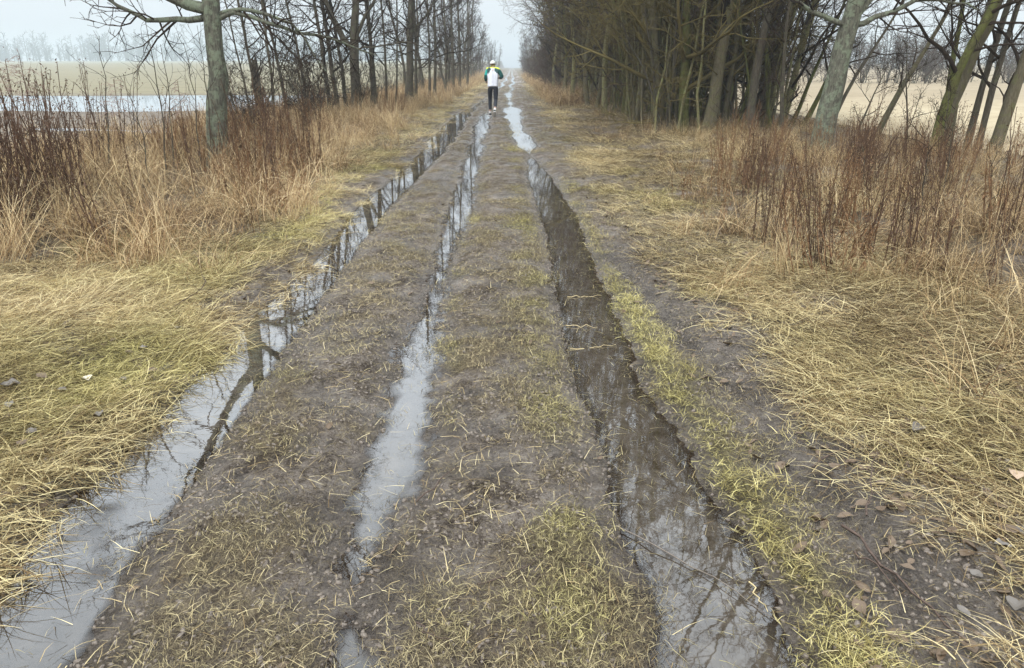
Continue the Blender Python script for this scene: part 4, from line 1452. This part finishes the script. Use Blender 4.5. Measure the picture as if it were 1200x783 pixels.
# feathery plumes at the left
def plume(px, py, base_py, d, label, n=26, seed=1, wide=.16):
    rg = np.random.default_rng(seed)
    top = at_depth(px, py, d)
    b = np.array([top[0] + .02, d, float(height(top[0], d)[0])])
    P = resample([(0, 0, -.03), (-.03, 0, (top[2] - b[2]) * .5), tuple(top - b)], 10)
    R = np.linspace(.006, .0025, 10)
    stem = _finish("plume_weed", fast_mesh("plume_weed", *tubes(P[None], R[None], 5)), M["stalk"], None, True)
    stem.location = b
    tag(stem, label, "weed")
    P2, R2 = children(P[None], R[None], n, .72, 1.0, (35, 70), None, 6, rg, up=-1.6, wob=.1, rfac=.5, lenabs=(wide * .6, wide * 1.2), minr=.0018)
    P3, R3 = children(P2, R2, 7, .15, 1, (20, 50), (.2, .35), 3, rg, up=-.4, minr=.0022)
    _finish("feathers", fast_mesh("feathers", *join([tubes(P2, R2, 3), tubes(P3, R3, 3)])), M["plume"], stem, True)


plume(22, 62, 280, 6.6, "tall pale plume drooping at the top of the stand at the left edge", seed=2, wide=.2)
plume(6, 70, 280, 6.4, "pale plume cut by the left edge beside the tallest plume", seed=3, wide=.17)
plume(133, 93, 250, 7.6, "reddish drooping plume over the flooded field left of the big trunk", seed=4, wide=.17)
plume(208, 95, 240, 8.4, "small drooping plume close left of the big trunk", seed=5, wide=.12)

# saplings in the left verge
for k, (bx, by, tx, ty, dd) in enumerate([(130, 210, 116, 42, 9.2), (198, 200, 170, 22, 9.6), (205, 190, 188, 52, 10), (236, 190, 215, 50, 10.2), (248, 180, 231, 30, 10.8), (180, 220, 150, 110, 9)]):
    make_tree("sapling", px_pts([(bx, by + 20), ((bx + tx) / 2 + 3, (by + ty) / 2), (tx, ty)], dd), .011, .003,
              "thin leafless sapling rising from the weeds left of the big lichened trunk", group="saplings on the left verge", seed=400 + k,
              nl=7, nb=2, nt=0, nf=0, t0=.45, limb_len=(.25, .7), ang=(25, 50), fine=.0022, sides=5, n=9, rough=.012, cat="sapling")
for k, (bx, by, tx, ty, dd) in enumerate([(1092, 300, 1120, 120, 7.3), (1068, 300, 1090, 160, 7.0), (1150, 330, 1160, 190, 6.3), (1012, 280, 1010, 170, 7.9), (905, 190, 925, 105, 13), (848, 180, 838, 110, 14)]):
    make_tree("sapling", px_pts([(bx, by + 20), ((bx + tx) / 2 + 3, (by + ty) / 2), (tx, ty)], dd), .010, .003,
              "thin leafless sapling rising from the dry grass on the right verge", group="saplings on the right verge", seed=420 + k,
              nl=8, nb=2, nt=0, nf=0, t0=.3, limb_len=(.2, .6), ang=(25, 50), fine=.0022, sides=5, n=9, rough=.012, cat="sapling")


# ------------------------------------------------------------------ the runner
def skin_mesh(name, nodes, edges, mats, parent, root=0, sub=2, midx=None):
    """nodes: name -> (x, y, z, rx, ry). Grown with a Skin modifier and applied."""
    keys = list(nodes)
    me = bpy.data.meshes.new(name)
    me.from_pydata([nodes[k][:3] for k in keys], [(keys.index(a), keys.index(b)) for a, b in edges], [])
    o = bpy.data.objects.new(name, me)
    COL.objects.link(o)
    sk = o.modifiers.new("skin", 'SKIN')
    sk.use_smooth_shade = True
    for i, k in enumerate(keys):
        v = me.skin_vertices[0].data[i]
        v.radius = nodes[k][3:5] if len(nodes[k]) > 4 else (nodes[k][3], nodes[k][3])
        v.use_root = (i == root)
    sb = o.modifiers.new("smooth", 'SUBSURF')
    sb.levels = sb.render_levels = sub
    dg = bpy.context.evaluated_depsgraph_get()
    new = bpy.data.meshes.new_from_object(o.evaluated_get(dg))
    bpy.data.objects.remove(o)
    new.name = name
    new.materials.clear()
    oo = _finish(name, new, mats, parent, True)
    if midx:
        c = np.empty(len(new.polygons) * 3)
        new.polygons.foreach_get("center", c)
        c = c.reshape(-1, 3)
        new.polygons.foreach_set("material_index", np.array([midx(p) for p in c], np.int32))
    return oo


def runner(loc):
    root = empty("person", loc)
    tag(root, "runner seen from behind in white, green and yellow jacket and black leggings", "person")
    skin = flat_mat("skin", (.50, .33, .26), .6, .3, .08)
    white = flat_mat("white jacket cloth", (.72, .74, .82), .7, .2, .08, 14)
    grey = flat_mat("pale grey stripe cloth", (.62, .64, .72), .7, .2, .1, 14)
    navy = flat_mat("dark green cloth", (.035, .085, .085), .7, .2, .15)
    teal = flat_mat("teal cloth", (.03, .38, .34), .7, .2, .15)
    deep = flat_mat("deep green cloth", (.010, .075, .07), .7, .2, .15)
    yellow = flat_mat("yellow cloth", (.72, .80, .06), .7, .2, .1)
    black = flat_mat("black leggings", (.022, .024, .034), .6, .3, .2)
    hair = flat_mat("dark hair", (.05, .035, .025), .7, .2, .3)
    sole = flat_mat("white rubber sole", (.75, .75, .74), .5, .3, .05)
    shoe = flat_mat("black shoe", (.025, .025, .03), .5, .4, .2)
    J = {}
    J["pelvis"] = (0, 0, .93)
    J["spine"] = (0, .035, 1.08)
    J["chest"] = (0, .085, 1.27)
    J["neck"] = (0, .125, 1.445)
    J["skull"] = (-.005, .185, 1.53)
    J["top"] = (-.005, .20, 1.625)
    J["shL"], J["shR"] = (-.165, .10, 1.385), (.165, .10, 1.385)
    J["elL"], J["elR"] = (-.225, .07, 1.13), (.285, .03, 1.15)
    J["wrL"], J["wrR"] = (-.215, .23, 1.04), (.19, .22, 1.13)
    J["hpL"], J["hpR"] = (-.085, .005, .87), (.085, .0, .87)
    J["knL"], J["knR"] = (-.098, .20, .49), (.082, .0, .485)
    J["anL"], J["anR"] = (-.098, .20, .09), (.055, -.30, .19)
    n = {k: v for k, v in J.items()}
    B = {"pelvis": (*n["pelvis"], .135, .10), "spine": (*n["spine"], .125, .095), "chest": (*n["chest"], .15, .105), "neck": (*n["neck"], .055, .055),
         "skull": (*n["skull"], .07, .082), "top": (*n["top"], .062, .075), "nose": (-.005, .29, 1.53, .012, .012), "chin": (-.005, .245, 1.475, .035, .03)}
    E_ = [("pelvis", "spine"), ("spine", "chest"), ("chest", "neck"), ("neck", "skull"), ("skull", "top"), ("skull", "nose"), ("neck", "chin")]
    for s in "LR":
        m = -1 if s == "L" else 1
        B["sh" + s] = (*n["sh" + s], .055)
        B["el" + s] = (*n["el" + s], .038)
        B["wr" + s] = (*n["wr" + s], .026)
        w = np.array(n["wr" + s])
        e = np.array(n["el" + s])
        dr = (w - e) / np.linalg.norm(w - e)
        pal = w + dr * .06
        B["palm" + s] = (*pal, .032, .020)
        sd = np.cross(dr, (0, 0, 1.0))
        sd /= np.linalg.norm(sd)
        upv = np.cross(sd, dr)
        E_ += [("chest", "sh" + s), ("sh" + s, "el" + s), ("el" + s, "wr" + s), ("wr" + s, "palm" + s)]
        for f in range(4):
            kb = pal + dr * .035 + upv * (.026 - .0175 * f)
            ln = (.03, .036, .033, .026)[f]
            k1 = kb + dr * ln * .7 - sd * m * .012
            k2 = k1 + dr * .004 - sd * m * .022
            B[f"f{s}{f}a"], B[f"f{s}{f}b"], B[f"f{s}{f}c"] = (*kb, .0095), (*k1, .0085), (*k2, .0075)
            E_ += [("palm" + s, f"f{s}{f}a"), (f"f{s}{f}a", f"f{s}{f}b"), (f"f{s}{f}b", f"f{s}{f}c")]
        tb = w + dr * .03 + upv * .03
        B[f"t{s}a"], B[f"t{s}b"] = (*tb, .011), (*(tb + dr * .035 + upv * .012 - sd * m * .008), .009)
        E_ += [("wr" + s, f"t{s}a"), (f"t{s}a", f"t{s}b")]
        B["ear" + s] = (-.005 + m * .082, .185, 1.535, .012, .018)
        E_.append(("skull", "ear" + s))
        B["hp" + s] = (*n["hp" + s], .085)
        B["kn" + s] = (*n["kn" + s], .052)
        kn, an = np.array(n["kn" + s]), np.array(n["an" + s])
        cf = kn + (an - kn) * .3 + np.array([0, -.018, 0])
        B["cf" + s] = (*cf, .054)
        B["an" + s] = (*an, .036)
        ft = an + (np.array([0, .13, -.06]) if s == "L" else np.array([0, .09, -.10]))
        B["ft" + s] = (*ft, .034, .022)
        E_ += [("pelvis", "hp" + s), ("hp" + s, "kn" + s), ("kn" + s, "cf" + s), ("cf" + s, "an" + s), ("an" + s, "ft" + s)]
    body = skin_mesh("body", B, E_, skin, root, sub=1)
    for m in (-1, 1):
        V, F = tubes(np.array([[[-.005 + m * .032, .262, 1.552], [-.005 + m * .032, .272, 1.550]]]), np.array([[.012, .007]]), 6)
        _finish("eye", fast_mesh("eye", V, F), hair, body, True)
    # jacket
    Jn = {"hem": (0, -.005, .86, .182, .135), "waist": (0, .03, 1.05, .176, .130), "chest": (0, .085, 1.27, .165, .125), "yoke": (0, .11, 1.38, .12, .09), "collar": (0, .135, 1.475, .070, .068),
          "shL": (*n["shL"], .072), "elL": (*n["elL"], .060), "wrL": (*(np.array(n["wrL"]) * .9 + np.array(n["elL"]) * .1), .042),
          "shR": (*n["shR"], .072), "elR": (*n["elR"], .062), "wrR": (*(np.array(n["wrR"]) * .9 + np.array(n["elR"]) * .1), .042)}
    Je = [("hem", "waist"), ("waist", "chest"), ("chest", "yoke"), ("yoke", "collar"), ("chest", "shL"), ("shL", "elL"), ("elL", "wrL"), ("chest", "shR"), ("shR", "elR"), ("elR", "wrR")]

    def jm(p):
        x, y, z = p
        if z > 1.415 - .3 * max(0, abs(x) - .09): return 2          # yellow yoke
        ax = abs(x)
        if ax > .176:                                        # sleeves
            if x < 0: return 3 if z > 1.22 else 4
            return 4 if z > 1.16 else 5
        if z > 1.25 and ax > .05 + max(0, 1.34 - z) * 1.0: return 5   # dark shoulder panels
        if ax < .02 and z < 1.36: return 1
        return 0
    skin_mesh("jacket", Jn, Je, [white, grey, yellow, teal, deep, navy], root, root=1, sub=3, midx=jm)
    # leggings
    Ln = {"waist": (0, .0, .97, .148, .112), "pelvis": (0, 0, .90, .145, .112)}
    Le = [("waist", "pelvis")]
    for s in "LR":
        kn, an = np.array(n["kn" + s]), np.array(n["an" + s])
        Ln["hp" + s] = (*n["hp" + s], .094)
        Ln["th" + s] = (*(np.array(n["hp" + s]) * .5 + kn * .5), .080)
        Ln["kn" + s] = (*kn, .060)
        Ln["cf" + s] = (*(kn + (an - kn) * .3 + np.array([0, -.018, 0])), .062)
        Ln["an" + s] = (*(kn + (an - kn) * .82), .042)
        Le += [("pelvis", "hp" + s), ("hp" + s, "th" + s), ("th" + s, "kn" + s), ("kn" + s, "cf" + s), ("cf" + s, "an" + s)]
    skin_mesh("leggings", Ln, Le, [black, deep], root, root=1, sub=2, midx=lambda p: 1 if p[2] > .93 else 0)
    # socks and shoes
    for s in "LR":
        an, kn = np.array(n["an" + s]), np.array(n["kn" + s])
        ax = (an - kn) / np.linalg.norm(an - kn)
        P = np.stack([an - ax * .085, an - ax * .04, an + ax * .0, an + ax * .03])
        V, F = tubes(P[None], np.array([[.040, .039, .037, .038]]), 10)
        _finish("sock", fast_mesh("sock", V, F), sole, root, True)
        fw = np.array([0, 1, 0.0]) if s == "L" else np.array([0, .80, -.60])
        uu = np.array([0, 0, 1.0]) if s == "L" else np.array([0, .60, .80])
        heel = an - uu * .065 - fw * .05
        prof = [(-.02, .028, .06), (.0, .038, .075), (.06, .040, .085), (.12, .042, .065), (.18, .046, .050), (.23, .040, .040), (.26, .022, .026)]
        V, F, Vs, Fs = [], [], [], []
        for i, (t, w, hh) in enumerate(prof):
            for a in range(8):
                th = 2 * math.pi * a / 8
                V.append(heel + fw * t + np.array([1, 0, 0]) * w * math.cos(th) + uu * (hh * .5 + hh * .5 * math.sin(th)))
            for sx, zz in ((-1, -.014), (1, -.014), (1, .004), (-1, .004)):
                Vs.append(heel + fw * t + np.array([1, 0, 0]) * (w + .005) * sx + uu * zz)
        for i in range(len(prof) - 1):
            for a in range(8):
                F.append((8 * i + a, 8 * i + (a + 1) % 8, 8 * i + 8 + (a + 1) % 8, 8 * i + 8 + a))
            for a in range(4):
                Fs.append((4 * i + a, 4 * i + (a + 1) % 4, 4 * i + 4 + (a + 1) % 4, 4 * i + 4 + a))
        F += [tuple(range(8)), tuple(range(8 * len(prof) - 8, 8 * len(prof)))]
        Fs += [(0, 1, 2, 3), tuple(range(4 * len(prof) - 4, 4 * len(prof)))]
        sh = mesh_obj("shoe", [tuple(v) for v in V], F, shoe, root, True)
        mesh_obj("sole", [tuple(v) for v in Vs], Fs, sole, sh)
    # cap and hair
    def dome(name, c, rx, ry, rz, z0, mat, rings=6, seg=14):
        V, F = [], []
        for i in range(rings + 1):
            ph = math.pi / 2 * i / rings
            r = math.cos(ph * .98)
            for a in range(seg):
                th = 2 * math.pi * a / seg
                V.append((c[0] + rx * r * math.cos(th), c[1] + ry * r * math.sin(th), c[2] + z0 + rz * math.sin(ph)))
        for i in range(rings):
            for a in range(seg):
                F.append((i * seg + a, i * seg + (a + 1) % seg, (i + 1) * seg + (a + 1) % seg, (i + 1) * seg + a))
        F.append(tuple(range(rings * seg, rings * seg + seg)))
        return mesh_obj(name, V, F, mat, root, True)
    dome("cap", (-.005, .19, 1.55), .088, .108, .088, 0, sole)
    dome("hair", (-.005, .178, 1.505), .080, .100, .05, 0, hair)
    V = [(-.005 + .075 * math.cos(a), .28 + .075 * math.sin(a), 1.565 - .012 * math.sin(a) + dz) for dz in (0, .006) for a in np.linspace(0, math.pi, 9)]
    F = [tuple(range(9)), tuple(range(17, 8, -1))] + [(i, i + 9, i + 10, i + 1) for i in range(8)]
    mesh_obj("cap_peak", V, F, sole, root)
    root.scale = (1.03, 1.03, 1.03)
    return root


rx, ry = -.60, 24.6
runner((rx, ry, float(height(rx, ry)[0]) + .02))


# ------------------------------------------------------------------ the misty air
def haze_box():
    x0, x1, y0, y1, z0, z1 = -440, 440, -75, 745, -1.6, 21
    V = [(x, y, z) for z in (z0, z1) for y in (y0, y1) for x in (x0, x1)]
    F = [(0, 2, 3, 1), (4, 5, 7, 6), (0, 1, 5, 4), (2, 6, 7, 3), (0, 4, 6, 2), (1, 3, 7, 5)]
    m = bpy.data.materials.new("mist")
    m.use_nodes = True
    n = m.node_tree.nodes
    n.remove(n["Principled BSDF"])
    v = n.new("ShaderNodeVolumePrincipled")
    v.inputs["Color"].default_value = (.66, .74, .79, 1)
    v.inputs["Density"].default_value = .0014
    m.node_tree.links.new(v.outputs[0], n["Material Output"].inputs["Volume"])
    m.cycles.homogeneous_volume = True if hasattr(m, "cycles") and hasattr(m.cycles, "homogeneous_volume") else False
    tag(mesh_obj("haze", V, F, m), kind="stuff")


haze_box()
